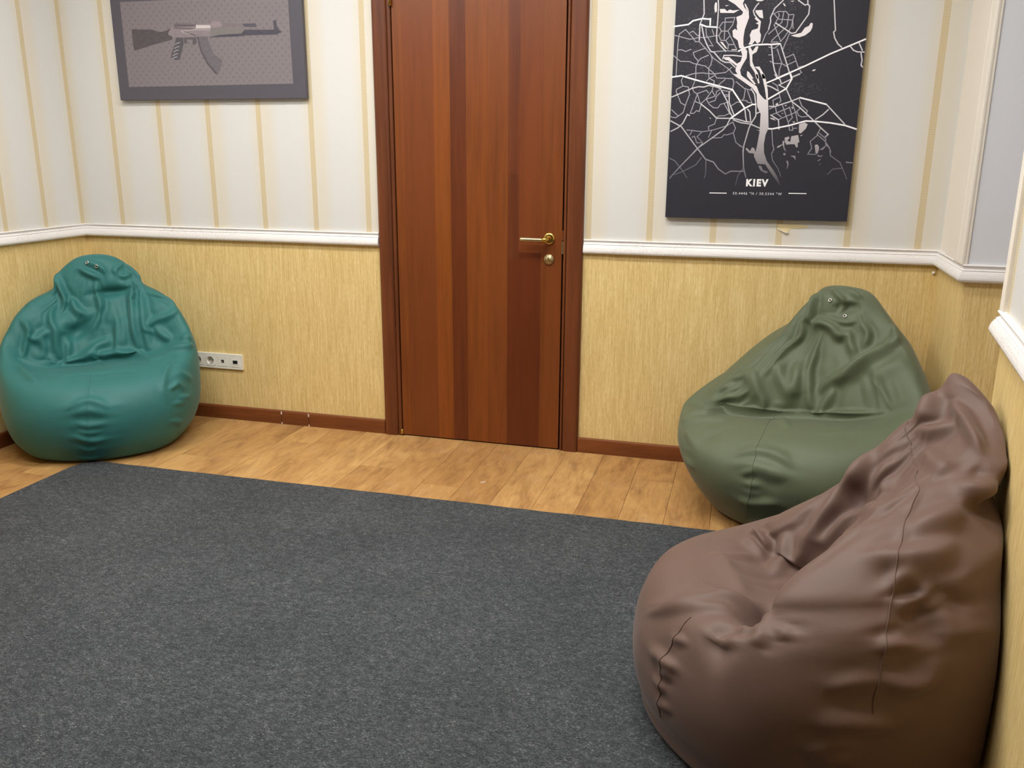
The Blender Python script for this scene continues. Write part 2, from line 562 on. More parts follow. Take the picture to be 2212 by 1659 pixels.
# ------------------------------------------------------------------ door
door = empty('door_1', (-1.17, YB, 0))
door['kind'] = 'structure'
def casing_bar(name, pts_profile, z0, z1):
    bm = bmesh.new()
    prism(bm, pts_profile, z0, z1)
    return mesh_obj(name, bm, M['casing'], door)
YC = YB - 0.022
def round_bar(x0, x1, yf, r, back=YB + 0.02, n=6):
    pts = [(x0, back)]
    for i in range(n + 1):
        a = math.pi - (math.pi / 2) * i / n
        pts.append((x0 + r + r * math.cos(a), yf + r - r * math.sin(a)))
    for i in range(n + 1):
        a = math.pi / 2 - (math.pi / 2) * i / n
        pts.append((x1 - r + r * math.cos(a), yf + r - r * math.sin(a)))
    pts.append((x1, back))
    return pts
casing_bar('casing', round_bar(-1.646, -1.576, YC, 0.016), 0, 2.13)
casing_bar('casing', round_bar(-0.770, -0.696, YC, 0.016), 0, 2.13)
casing_bar('door_stop', round_bar(-1.5755, -1.558, YC + 0.006, 0.006), 0, 2.06)
casing_bar('door_stop', round_bar(-0.781, -0.7705, YC + 0.004, 0.004), 0, 2.06)
box('head_casing', -1.5755, -0.7705, YC, YB + 0.02, 2.06, 2.13, M['casing'], door, 0.006)
bm = bmesh.new()
add_box(bm, -1.60, -0.74, YB + 0.045, YB + 0.06, 0, 2.10)
mesh_obj('gap_shade_sheet', bm, M['dark'], door)  # black sheet behind the leaf, standing in for shade in the door gaps
YLF = YB - 0.010
leaf = box('leaf', -1.553, -0.789, YLF + 0.004, YB + 0.035, 0.006, 2.05, M['casing'], door)
LW = 0.764
def shade(c):
    return srgb(*c)
staves = [(0.0, 0.055, 0.006, 2.05, (130, 70, 27)), (0.055, 0.241, 0.006, 2.05, (121, 63, 27)), (0.241, 0.339, 0.006, 2.05, (137, 74, 25)),
          (0.339, 0.434, 0.006, 2.05, (108, 52, 20)), (0.434, 0.560, 0.006, 2.05, (132, 71, 26)), (0.560, 0.680, 0.006, 2.05, (128, 69, 27)),
          (0.680, 0.746, 0.006, 0.86, (102, 47, 18)), (0.680, 0.746, 0.86, 1.235, (103, 51, 23)), (0.680, 0.746, 1.235, 2.05, (110, 56, 26)),
          (0.746, 0.879, 0.006, 0.90, (101, 46, 17)), (0.746, 0.879, 0.90, 2.05, (119, 61, 26)), (0.879, 1.0, 0.006, 2.05, (124, 66, 26))]
for a, b, z0, z1, c in staves:
    s = box('veneer_strip', -1.553 + a * LW + 0.0001, -1.553 + b * LW - 0.0001, YLF, YLF + 0.004, z0, z1, M['veneer'], leaf)
    s.color = shade(c)
# lever handle
HX, HZ = -0.845, 0.9645
handle = empty('handle', (HX, YLF, HZ)); handle.parent = door; handle.matrix_parent_inverse = door.matrix_world.inverted()
bpy.context.view_layer.update()
bm = bmesh.new()
add_lathe(bm, (HX, YLF, HZ), (0, -1, 0), [(0, 0.0255), (0.004, 0.0255), (0.007, 0.0235), (0.009, 0.018), (0.0095, 0)], 32)
mesh_obj('rosette', bm, M['brass'], handle, True)
bm = bmesh.new()
add_tube(bm, [(HX, YLF - 0.006, HZ), (HX, YLF - 0.030, HZ), (HX - 0.003, YLF - 0.040, HZ - 0.001), (HX - 0.010, YLF - 0.046, HZ - 0.002), (HX - 0.022, YLF - 0.048, HZ - 0.003)], [0.0115, 0.0110, 0.0115, 0.0112, 0.0100], 16)
mesh_obj('lever_neck', bm, M['brass'], handle, True)
bm = bmesh.new()
add_tube(bm, [(HX - 0.018, YLF - 0.048, HZ - 0.003), (HX - 0.030, YLF - 0.048, HZ - 0.003), (HX - 0.085, YLF - 0.047, HZ - 0.003), (HX - 0.116, YLF - 0.046, HZ - 0.003), (HX - 0.121, YLF - 0.046, HZ - 0.003)], [0.0080, 0.0088, 0.0095, 0.0100, 0.0075], 16)
tag(mesh_obj('lever', bm, M['brass_pale'], handle, True), 'pale worn brass lever grip')
bm = bmesh.new()
add_lathe(bm, (HX, YLF, 0.8745), (0, -1, 0), [(0, 0.0225), (0.003, 0.0230), (0.006, 0.0215), (0.0075, 0.0185), (0.0070, 0.0170), (0.010, 0.0165), (0.011, 0)], 32)
knob = mesh_obj('lock_rosette', bm, M['brass_pale'], door, True)
box('thumb_turn', HX - 0.003, HX + 0.003, YLF - 0.021, YLF - 0.009, 0.864, 0.886, M['brass_pale'], knob, 0.002)
box('strike_plate', -0.7885, -0.7805, YLF - 0.006, YLF + 0.01, 0.900, 0.953, M['brass_pale'], door, 0.001)
box('latch_bolt', -0.7885, -0.7815, YLF - 0.003, YLF + 0.01, 0.957, 1.000, M['casing'], door, 0.001)
for z0, z1 in ((0.010, 0.034), (1.925, 1.985)):
    bm = bmesh.new()
    add_lathe(bm, (-1.5555, YLF - 0.008, z0), (0, 0, 1), [(0, 0), (0, 0.0065), (z1 - z0 - 0.006, 0.0065), (z1 - z0 - 0.002, 0.0050), (z1 - z0, 0)], 16)
    mesh_obj('hinge', bm, M['brass'], door, True)

# ------------------------------------------------------------------ ceiling lights
def ceiling_light(x, y, label):
    t = empty('ceiling_light', (x, y, ZC))
    tag(t, label, 'ceiling light', 'long ceiling lights')
    bm = bmesh.new()
    for a in ((-0.62, 0.62, -0.17, -0.145), (-0.62, 0.62, 0.145, 0.17), (-0.62, -0.595, -0.145, 0.145), (0.595, 0.62, -0.145, 0.145)):
        add_box(bm, x + a[0], x + a[1], y + a[2], y + a[3], ZC - 0.05, ZC, bev=0.003)
    mesh_obj('frame', bm, M['plastic'], t)
    em = NT('lit_diffuser')
    em.b.inputs['Emission Color'].default_value = LAMP_COL + (1,)
    em.b.inputs['Emission Strength'].default_value = LAMP_W / (math.pi * 1.19 * 0.29)
    em.out((0.9, 0.9, 0.9, 1), 0.6)
    box('diffuser', x - 0.595, x + 0.595, y - 0.145, y + 0.145, ZC - 0.045, ZC - 0.02, em.m, t)
for x, y, where in ((-2.05, 2.50, 'long ceiling light nearest the left end of the door wall'), (-0.55, 2.50, 'long ceiling light nearest the right end of the door wall'),
                    (-2.05, 1.55, 'long ceiling light in the second row by the left wall'), (-0.55, 1.55, 'long ceiling light in the second row by the right wall')):
    ceiling_light(x, y, where)

# ------------------------------------------------------------------ rug
bm = bmesh.new()
edge = [(-2.752, -1.2), (0.30, -1.2), (0.30, 0.3), (0.40, 1.2)]
n = 60
for i in range(n + 1):
    px = 0.44 - (0.44 + 2.70) * i / n
    edge.append((px, 2.978 - 0.012 * (i / n) + 0.004 * noise.noise(Vector((px * 9, 1.3, 0))) + 0.002 * noise.noise(Vector((px * 31, 5.3, 0)))))
edge += [(-2.722, 2.960), (-2.742, 2.935), (-2.756, 2.86), (-2.760, 2.6), (-2.756, 2.0)]
lo = [bm.verts.new((a, b, 0.0002)) for a, b in edge]
hi = [bm.verts.new((a, b, 0.0062)) for a, b in edge]
bm.faces.new(list(reversed(lo))); bm.faces.new(hi)
for i in range(len(edge)):
    j = (i + 1) % len(edge)
    bm.faces.new((lo[i], lo[j], hi[j], hi[i]))
bmesh.ops.recalc_face_normals(bm, faces=bm.faces[:])
tag(mesh_obj('rug', bm, M['rug']), 'large flat charcoal grey felt rug covering most of the wooden floor', 'rug')

# a pale chip of filler lying on the boards
bm = bmesh.new()
add_box(bm, -1.008, -0.990, 3.205, 3.211, 0.0, 0.0025, bev=0.0008)
for v in bm.verts:
    v.co.y += 0.6 * (v.co.x + 0.999)
tag(mesh_obj('filler_chip', bm, M['filler']), 'tiny pale chip of filler lying on the boards in front of the door', 'debris')

# ------------------------------------------------------------------ wall sockets
outlet = empty('power_outlet_strip', (-2.556, YB, 0.302))
tag(outlet, 'white four-gang strip of sockets low on the wall beside the teal beanbag', 'power outlet', kind='thing')
OX0, OX1, OZ0, OZ1 = -2.703, -2.409, 0.2625, 0.3405
bm = bmesh.new()
cz = (OZ0 + OZ1) / 2
add_box(bm, OX0, OX1, YB - 0.011, YB + 0.001, OZ0, cz - 0.0266, bev=0.002)
add_box(bm, OX0, OX1, YB - 0.011, YB + 0.001, cz + 0.0266, OZ1, bev=0.002)
xs_ = [OX0] + [v for k in range(4) for v in (OX0 + 0.0385 + k * 0.0723 - 0.0266, OX0 + 0.0385 + k * 0.0723 + 0.0266)] + [OX1]
for xa, xb in zip(xs_[::2], xs_[1::2]):
    add_box(bm, xa, xb, YB - 0.011, YB + 0.001, cz - 0.0268, cz + 0.0268, bev=0.0008)
mesh_obj('frame', bm, M['plastic'], outlet)
for k in range(4):
    cx = OX0 + 0.0385 + k * 0.0723
    cz = (OZ0 + OZ1) / 2
    if k < 2:
        bm = bmesh.new()
        # square insert with a round well
        ring = 32
        outer, inner, well = [], [], []
        for i in range(ring):
            a = 2 * math.pi * (i + 0.5) / ring
            c, s_ = math.cos(a), math.sin(a)
            m = 0.0265 / max(abs(c), abs(s_))
            outer.append(bm.verts.new((cx + m * c, YB - 0.0125, cz + m * s_)))
            inner.append(bm.verts.new((cx + 0.0200 * c, YB - 0.0125, cz + 0.0200 * s_)))
            well.append(bm.verts.new((cx + 0.0192 * c, YB - 0.0012, cz + 0.0192 * s_)))
        skirt = [bm.verts.new((v.co.x, YB - 0.0095, v.co.z)) for v in outer]
        for i in range(ring):
            j = (i + 1) % ring
            bm.faces.new((outer[i], outer[j], inner[j], inner[i]))
            bm.faces.new((inner[i], inner[j], well[j], well[i]))
            bm.faces.new((skirt[i], skirt[j], outer[j], outer[i]))
        bmesh.ops.recalc_face_normals(bm, faces=bm.faces[:])
        ins = mesh_obj('socket_insert', bm, M['plastic'], outlet)
        bm = bmesh.new()
        add_lathe(bm, (cx, YB - 0.0014, cz), (0, -1, 0), [(0.0, 0.0194), (0.0002, 0.0)], 32)
        mesh_obj('well_floor', bm, plain('socket_well_shade', srgb(188, 180, 166), 0.4), ins)  # darker than the plastic: shade of the recess put into the colour
        for dx in (-0.0095, 0.0095):
            bm = bmesh.new()
            add_lathe(bm, (cx + dx, YB - 0.0016, cz), (0, -1, 0), [(0, 0.0032), (0.0004, 0.0032), (0.0004, 0)], 12)
            mesh_obj('pin_hole', bm, M['black_plastic'], ins)
        for dz in (-0.0172, 0.0172):
            box('earth_clip', cx - 0.003, cx + 0.003, YB - 0.0115, YB - 0.001, cz + dz - 0.0018, cz + dz + 0.0018, M['steel'], ins, 0.0005)
    else:
        ins = box('socket_insert', cx - 0.0265, cx + 0.0265, YB - 0.0125, YB - 0.009, cz - 0.0265, cz + 0.0265, M['plastic'], outlet, 0.001)
        if k == 2:
            bm = bmesh.new()
            add_lathe(bm, (cx, YB - 0.0123, cz), (0, -1, 0), [(0, 0.0085), (0.0008, 0.0085), (0.0004, 0.0060), (0.0006, 0)], 24)
            mesh_obj('aerial_port', bm, M['black_plastic'], ins, True)
            bm = bmesh.new()
            add_lathe(bm, (cx - 0.002, YB - 0.0126, cz - 0.002), (0, -1, 0), [(0, 0.0032), (0.002, 0.0030), (0.002, 0)], 12)
            mesh_obj('aerial_pin', bm, M['steel'], ins, True)
        else:
            box('port_surround', cx - 0.0185, cx + 0.0185, YB - 0.0140, YB - 0.012, cz - 0.013, cz + 0.013, M['plastic'], ins, 0.0008)
            box('network_port', cx - 0.0130, cx + 0.0130, YB - 0.0146, YB - 0.0135, cz - 0.0085, cz + 0.0085, M['black_plastic'], ins)

MAP_ROADS = {
 1: [[(-45,7370),(525,7430),(695,7560),(1055,7630),(1275,7600),(1355,7610),(1355,7360)],[(965,7430),(1225,7330),(1615,7300)],[(2485,6400),(2725,6520),(3075,6620),(3595,6630)],[(3965,5370),(4975,5800),(5875,6230),(7095,6730)],[(3595,6620),(3705,6620),(4035,6640)],[(-35,5490),(355,5540),(975,5360),(2365,4990),(2885,4290)],[(2355,3900),(2885,4290),(3165,4430),(3315,4430)],[(3535,5180),(4425,5550)],[(3705,4600),(4385,5000),(4565,5360),(4495,5550)],[(4905,4670),(5915,4410)],[(3665,3520),(3995,3510),(4585,3630),(5205,3800),(5555,3790),(6115,3730),(6675,3630),(7105,3490)]],
 2: [[(1025,8800),(1065,8300),(1105,7800),(1035,7610),(965,7410),(975,6820)],[(1525,8780),(1605,8280),(1635,8020),(1635,7600),(1625,7000),(1655,6770),(2025,6400)],[(1035,7390),(1155,6920),(1325,6590),(1445,6420),(1565,6390),(1845,6090),(2015,6010),(2205,6000),(2425,5810)],[(1915,6120),(1955,6260),(2295,6260),(2665,6210)],[(3135,8120),(3035,8010),(2945,7840),(2995,7700),(3085,7600)],[(5785,8610),(5835,8120),(5985,7060),(5925,7000),(5985,6790),(6125,6570),(6275,6450)],[(6555,6500),(6695,6340),(6845,6280),(7095,6270)],[(6865,6600),(7015,6320)],[(6965,6250),(7035,5980),(7015,5810),(7085,5730)],[(4545,8170),(4815,7980),(4915,8010),(4855,8490)],[(4915,8010),(4985,7940),(4975,7660),(4555,7020),(4415,7000),(3795,7390)],[(4025,8190),(3725,7900),(3595,7580),(3615,7450),(3555,7150)],[(3705,6620),(3825,5940),(3905,5650),(4025,5440)],[(4035,6640),(4345,5870),(4545,5360)],[(5,4730),(805,5060),(1065,5120),(1245,5100),(1445,5160),(1705,5110),(1935,5030)],[(1175,4470),(1525,4210),(1825,3920),(2355,3910)],[(1935,4980),(2195,4560),(2315,4150),(2465,3940)],[(2245,4920),(2275,4510),(2495,4030)],[(2885,4290),(2955,3920),(3005,3770)],[(2985,4270),(3085,4150),(3145,3810)],[(2385,3920),(2615,3880),(2985,3780),(3185,3770)],[(2465,3860),(2765,3750),(3155,3690),(3505,3540),(3845,3520)],[(3335,4090),(3315,3970),(3185,3740),(3105,3560),(3025,3200),(2955,2890),(2945,2600)],[(3065,5030),(3225,4800),(3295,4430),(3325,4090),(3755,4250)],[(2355,3900),(2245,3650),(2105,3470),(1165,2770),(995,2590)],[(15,3830),(465,3600),(705,3300),(1135,2770),(1295,2590)],[(35,3410),(335,3560),(515,3730),(675,4070),(775,4020)],[(4565,5360),(4105,5140),(4385,5000)],[(4555,5410),(4845,5530)],[(4385,5000),(4615,4560)],[(3915,5540),(4015,5400),(4125,5350),(4185,5210)],[(3645,5130),(3835,5070),(4085,4930)],[(3795,4350),(4035,4350),(4615,4540),(4905,4660)],[(5915,4410),(6655,3670)],[(6015,4230),(5815,4030),(5555,3850)],[(4615,4540),(4975,4280),(5485,3830),(5785,3550),(6085,3300),(5975,3200)],[(3875,4040),(4195,3840),(4245,3480)],[(1345,2950),(1155,2750),(615,2170),(225,1730),(95,1560)],[(985,2950),(1155,2750),(1495,2340),(1815,2230),(2025,1960),(2315,1770),(2515,1880),(3015,1880)],[(2965,2950),(2935,2680),(3005,2000),(3125,1640)]],
 3: [[(1615,7300),(1725,7280),(1795,7150),(1715,6990),(1795,6820),(1985,6810),(2125,6960)],[(-25,7060),(595,6890),(735,6900),(975,6950),(1175,6930),(1605,6990),(1715,6990)],[(145,5540),(155,6770),(195,7090),(425,7250),(715,6950),(835,6790),(985,6790),(1385,6380),(1545,6180),(2205,5730),(2345,5570),(2595,5390)],[(595,7130),(725,7180),(875,7030),(1005,7010)],[(1565,6410),(1995,6430),(2485,6400)],[(1935,7140),(2045,7150),(2425,6470)],[(1795,7150),(2045,7150),(2205,7360),(2275,7630),(1915,7620),(1925,6850)],[(1725,7320),(1825,7470),(2195,7470)],[(1985,6810),(2095,6660),(2305,6650)],[(2095,6660),(2085,6470)],[(1205,7270),(1235,7020),(1515,6620),(1355,6640)],[(1445,7220),(1525,7020)],[(1255,6550),(915,6450),(765,6390),(835,6230),(985,6070),(905,5880),(925,5420)],[(1375,6290),(1075,6170),(985,6070)],[(1465,6290),(1515,6130),(1475,5920),(1405,5820),(1435,5410)],[(-5,6310),(285,6080),(655,6060),(795,5990),(1275,5880),(1675,5560)],[(525,5530),(885,5620),(1175,5630),(1625,5580),(1725,5600),(2055,5630),(2295,5830)],[(175,6500),(305,6510),(475,6440),(685,6520)],[(3555,7130),(3455,6980),(3355,6660)],[(3635,7720),(3715,7710),(3855,7790),(4155,7780),(4255,7660),(4445,7670)],[(3715,7710),(3895,7520),(4415,7470),(4445,7660)],[(3875,7740),(3915,7640),(3755,7310),(4045,6710)],[(4065,7770),(4025,7400),(3565,6990)],[(4255,7660),(4225,7250),(3695,6750)],[(4415,7470),(4385,7220),(4155,6860),(4025,6710)],[(4415,7470),(4455,7170)],[(4345,7010),(4135,6420)],[(3675,6710),(3955,6700)],[(4035,6640),(3835,6480),(3605,6530)],[(3925,6470),(4145,5940),(4075,5680),(4075,5470)],[(3625,6240),(3765,6250)],[(3685,6020),(3885,5930),(4145,5920),(4365,5800)],[(4245,6120),(4555,6250),(4765,5770),(4955,5820)],[(4355,5870),(4645,6000)],[(4825,5680),(4905,5580),(4565,5430)],[(525,5520),(815,5610)],[(415,5480),(365,5350),(435,5150),(195,5030),(185,4940),(395,4510),(565,4420)],[(435,5150),(655,5110),(715,4830),(585,4450),(505,4140),(235,3950),(65,3960),(25,4000)],[(905,5360),(805,5080),(885,4930),(1025,4840),(1155,4480)],[(1025,4860),(1365,4980),(1465,4870)],[(1585,4960),(1365,4640),(1175,4470),(935,4570),(1025,4840)],[(935,4570),(785,4110),(925,4110),(1025,4210),(1135,4180),(1195,4460)],[(1365,4640),(1715,4750),(1585,4960),(1655,5320),(1445,5420),(1345,5320)],[(1385,4640),(1515,4440),(1685,4320),(1855,4310),(1935,4440),(2275,4540)],[(1505,4520),(1725,4590),(1765,4730),(1905,4890)],[(1645,5550),(1745,5430),(2035,5420),(2355,5390),(2405,5250),(2365,5020)],[(1815,5170),(2075,5380)],[(1445,5420),(1675,5540)],[(1935,5030),(1755,4920),(1745,4780)],[(1935,4980),(2245,4920),(2375,4970)],[(2075,4480),(2345,4060)],[(2055,4800),(2275,4790)],[(2055,4740),(2275,4740)],[(1835,3960),(1925,4010),(2125,4010),(2305,4100)],[(2475,5290),(2815,5030),(3075,4960)],[(2855,5000),(2825,4660),(2755,4590),(2945,4570),(2965,4520),(3145,4480),(3015,4770),(2935,4960)],[(2355,4380),(2585,4530),(2695,4510)],[(35,4260),(305,4020)],[(675,3470),(865,3460),(1295,3400),(1725,3470),(2245,3630),(2455,3770)],[(815,3270),(905,3450)],[(1295,3400),(1105,3210),(1345,2990),(1115,2970),(1005,3230),(895,3180)],[(1665,3450),(1555,3180)],[(1825,3920),(1765,3700),(1525,3600),(1555,3470)],[(1705,3160),(2075,3180),(2155,3290),(2265,3280),(2505,3360)],[(2455,3790),(2585,3540),(2515,3360),(2635,3000),(2815,2850),(2945,2810)],[(3855,5230),(4035,5120),(4135,4840),(4225,4560),(4175,4480)],[(4175,4700),(3925,4580),(3975,4350)],[(4885,4640),(5015,4360),(5245,4170),(5195,4080),(4975,4280),(4855,4170),(4925,4010),(5055,3950),(5275,3980)],[(4275,4440),(4425,4090),(4575,3730),(4585,3640)],[(4655,4470),(4835,4050),(4905,3780)],[(4565,4330),(4705,3930),(4575,3770)],[(3935,4040),(4585,4310)],[(4195,3860),(4845,4140)],[(3805,4250),(4035,4350),(4105,4090),(4295,3950)],[(4605,3620),(4635,3460),(4765,3460),(4725,3620)],[(4755,3520),(4915,3540)],[(3975,3470),(4055,2890),(4105,2770),(4065,2600)],[(5785,3530),(5675,3300),(6005,3040),(6015,3130),(5715,3380)],[(5695,3270),(5445,3040),(5525,2790),(5415,2610)],[(5975,3070),(6185,2790),(6245,2620)],[(6045,2880),(5835,2720)],[(2695,2950),(2945,2790)],[(1335,2410),(1115,2110),(615,1850),(265,1710)],[(1515,2300),(1535,1760),(1485,1580)],[(2965,1970),(2805,1710),(2735,1330)],[(55,2370),(285,2260),(595,1890),(805,1590)],[(4045,2960),(4115,2730),(4035,2570),(4095,2310),(4325,2000),(4465,1690)],[(5475,2960),(5525,2770),(5395,2560),(5695,2550)],[(6005,2960),(6195,2770),(6235,2510),(6615,2250),(6725,2040),(6935,1610)],[(6725,2040),(6375,2000),(6195,1790)],[(6055,2910),(5935,2740),(5845,2740)]],
}
MAP_WATER = [[(1955,8730),(2405,8750),(2585,8240),(2535,8120),(2605,7970),(2775,7800),(2805,7610),(2745,7420),(2675,7190),(2645,6880),(2665,6610),(2825,6400),(2825,6150),(2685,5900),(2605,5710),(2655,5530),(2795,5390),(2645,5390),(2435,5680),(2435,5800),(2605,6040),(2655,6230),(2595,6400),(2645,6470),(2515,6520),(2435,6800),(2255,6930),(2215,7150),(2305,7220),(2395,7160),(2365,7300),(2375,7440),(2325,7640),(2535,7720),(2565,7820),(2465,7910),(2245,8100),(1985,8250)],[(2345,5570),(2595,5560),(3055,5240),(3275,5100),(3405,4820),(3605,4620),(3745,4590),(3845,3540),(3755,3300),(3715,2930),(3745,2600),(3415,2600),(3455,2830),(3515,3380),(3505,4070),(3355,4340),(3295,4820),(3105,5050),(2495,5460)],[(3495,2950),(3715,2960),(3735,2630),(3875,2290),(4155,1940),(4325,1690),(4475,1340),(4335,1500),(4135,1740),(3825,2160),(3535,2170),(3375,2450),(3365,2570),(3175,2590),(3025,2740),(3075,2790),(3205,2660),(3275,2810),(3365,2770),(3415,2630)],[(3565,2100),(3675,2100),(3755,1940),(3975,1870),(3875,1810),(3665,1920)],[(2595,8090),(2625,8120),(2745,7930),(2795,7780),(2675,7920)],[(1475,8080),(1505,8200),(1565,8180),(1585,7870),(1515,7820),(1485,7940)],[(1685,7950),(1865,7950),(1975,7860),(2055,7920),(2185,7880),(2435,7900),(2225,7790),(1715,7810)],[(1875,8070),(2035,8080),(1925,8040)],[(3015,7860),(3275,7860),(3335,7560),(3195,7600),(3045,7770)],[(3005,7570),(3085,7620),(3255,7460),(3245,7270),(3235,7100),(3295,6970),(3285,6730),(3175,6660),(3085,6770),(2985,6630),(2845,6640),(2905,6740),(2915,6840),(2875,6980),(2945,7150),(3155,7210),(3175,7340),(3065,7400),(3175,7430)],[(2855,6520),(2925,6550),(3025,6390),(3135,6560),(3235,6560),(3185,6370),(3025,6270),(3045,6010),(3135,5820),(3295,5570),(3345,5380),(3235,5380),(3165,5610),(2975,5870),(2925,6240)],[(3135,5820),(3325,5830),(3475,5600),(3595,5380),(3475,5380),(3325,5690)],[(2875,5670),(2955,5630),(3135,5390),(2955,5390),(2875,5530)],[(1945,6190),(2155,6200),(2465,5950),(2605,6020),(2475,5850),(2315,5970),(2115,6080),(2005,6100)],[(1765,6770),(1875,6750),(2065,6500),(1995,6520)],[(2235,6480),(2425,6480),(2425,6450),(2235,6450)],[(2985,8230),(3315,8210),(3215,8170),(3075,8180)],[(4395,6920),(4765,7010),(4885,7190),(5015,7240),(5075,7350),(5155,7330),(5145,7170),(5085,7050),(4905,6910),(4705,6850),(4555,6870)],[(5265,5640),(5345,5690),(5425,5680),(5335,5620)],[(4265,8140),(4425,8150),(4345,8110)],[(4005,8070),(4055,8070),(4125,7970),(4075,7970)],[(2875,5490),(2965,5520),(3235,5190),(3185,5170),(3045,5300)],[(3205,5550),(3275,5550),(3375,5220),(3325,5200)],[(3425,5550),(3525,5550),(3615,5290),(3705,4940),(3745,4600),(3675,4620),(3585,5030)],[(3385,3480),(3545,3450),(3555,3410)],[(3235,2740),(3285,2810),(3365,2740),(3375,2600),(3255,2600)],[(1525,3960),(1615,3920),(1605,3890)],[(4975,3680),(5175,3750),(5295,3680),(5245,3520),(5075,3340),(4995,3360)],[(5045,3270),(5165,3290),(5085,3230)],[(4485,3180),(4635,3220),(4665,3160),(4585,3070),(4705,3020),(4725,3230),(4975,3280),(5045,3020),(4985,2970),(5005,2840),(4945,2800),(4875,2930),(4715,2930),(4575,2910),(4495,3020)],[(4215,2780),(4245,2860),(4415,2930),(4425,3070),(4475,3040),(4495,2820),(4585,2640),(4485,2750),(4435,2910),(4295,2810)],[(5625,2900),(5705,2930),(5785,2860),(5795,2720),(5755,2580),(5685,2580)],[(3865,3930),(4015,3910),(4095,3820),(3905,3880)],[(4365,4390),(4455,4400),(4435,4350)],[(4285,4100),(4365,4100),(4315,4070)],[(4715,3780),(4825,3780),(4775,3730)],[(4635,4330),(4705,4310),(4675,4240)],[(4025,4420),(4105,4490),(4145,4420),(4085,4390)],[(4745,2490),(4935,2500),(4965,2330),(4885,2430)],[(4475,2580),(4545,2600),(4575,2520),(4495,2510)],[(4605,2310),(4685,2290),(4715,2160),(4675,1980),(4655,2000),(4665,2160)],[(5735,2550),(5865,2490),(5975,2530),(5905,2460),(5795,2470)],[(5775,2310),(5875,2380),(5905,2360),(5795,2290)],[(5845,2190),(5945,2220),(5865,2170)],[(6825,2290),(7085,2260),(7095,2220),(6835,2240)],[(4995,2670),(5055,2660),(5075,2600),(5025,2620)]]
RIFLE = {'stock':[(1030,3135),(2130,3085),(2490,2975),(2760,2985),(3150,3125),(3170,2775),(3150,2625),(2050,2415),(1060,2185),(1020,2485)],'receiver':[(2970,2915),(3150,3125),(3360,3325),(4460,3265),(5240,3245),(5200,2785),(5060,2715),(3270,2725),(2980,2825)],'cover':[(3360,3325),(4460,3265),(4480,3155),(3260,3135)],'bolt':[(4480,3215),(5210,3185),(5210,3055),(4440,3065)],'sight':[(5240,3295),(5380,3355),(5660,3335),(5780,3235),(5800,3115),(5250,3055)],'upperguard':[(5810,3265),(6830,3195),(6840,3065),(5800,3095)],'lowerguard':[(5220,3035),(5790,3075),(6890,3055),(6920,2925),(6770,2805),(5790,2765),(5190,2765)],'gastube':[(6830,3195),(7510,3195),(7580,3095),(7500,3035),(6940,3065)],'barrel':[(6930,2945),(8340,2905),(8640,2915),(8800,2795),(8520,2695),(6960,2705),(6780,2675),(5050,2665),(5690,2775),(6770,2785)],'foresight':[(8390,3275),(8540,3315),(8570,3045),(8690,2895),(8410,2885)],'grip':[(3370,2705),(3740,2695),(3740,2415),(3600,2075),(3480,1755),(3240,1735),(3010,1845),(3030,1995),(3250,2365)],'guard':[(3770,2695),(4430,2695),(4430,2445),(4290,2355),(4210,2405),(4230,2595),(3950,2615),(3900,2415),(3770,2455)],'magazine':[(4460,2725),(5010,2715),(5100,2335),(5300,1945),(5710,1665),(5420,1065),(5270,1105),(4890,1525),(4600,2055)],'magedge':[(4460,2725),(4540,2715),(4680,2095),(4970,1565),(5330,1195),(5420,1065),(5270,1105),(4890,1525),(4600,2055)]}

# ------------------------------------------------------------------ canvas prints on the wall
def strip_mesh(bm, pts, width, y, ends=True):
    """flat printed line of constant width in the XZ plane"""
    pts = [Vector((a, 0, b)) for a, b in pts]
    L, R = [], []
    for i, p in enumerate(pts):
        ds = []
        if i > 0:
            ds.append((p - pts[i - 1]).normalized())
        if i < len(pts) - 1:
            ds.append((pts[i + 1] - p).normalized())
        ns = [Vector((-d.z, 0, d.x)) for d in ds]
        n = ns[0] if len(ns) == 1 else (ns[0] + ns[1]) / max(0.45, 1 + ns[0].dot(ns[1]))
        L.append(bm.verts.new((p.x + n.x * width / 2, y, p.z + n.z * width / 2)))
        R.append(bm.verts.new((p.x - n.x * width / 2, y, p.z - n.z * width / 2)))
    for i in range(len(pts) - 1):
        bm.faces.new((R[i], R[i + 1], L[i + 1], L[i]))

def poly_mesh(bm, pts, y):
    vs = [bm.verts.new((a, y, b)) for a, b in pts]
    es = [bm.edges.new((vs[i], vs[(i + 1) % len(vs)])) for i in range(len(vs))]
    bmesh.ops.triangle_fill(bm, edges=es, use_beauty=True)

def face_room(bm):
    for f in bm.faces:
        f.normal_update()
        if f.normal.y > 0:
            f.normal_flip()

def clip_top(bm, z):
    bmesh.ops.bisect_plane(bm, geom=bm.verts[:] + bm.edges[:] + bm.faces[:], plane_co=(0, 0, z), plane_no=(0, 0, 1), clear_outer=True)

def canvas(name, x0, x1, z0, z1, mat, parent, thick=0.022):
    bm = bmesh.new()
    add_box(bm, x0, x1, YB - 0.004 - thick, YB - 0.004, z0, z1, bev=0.0015)
    return mesh_obj(name, bm, mat, parent)

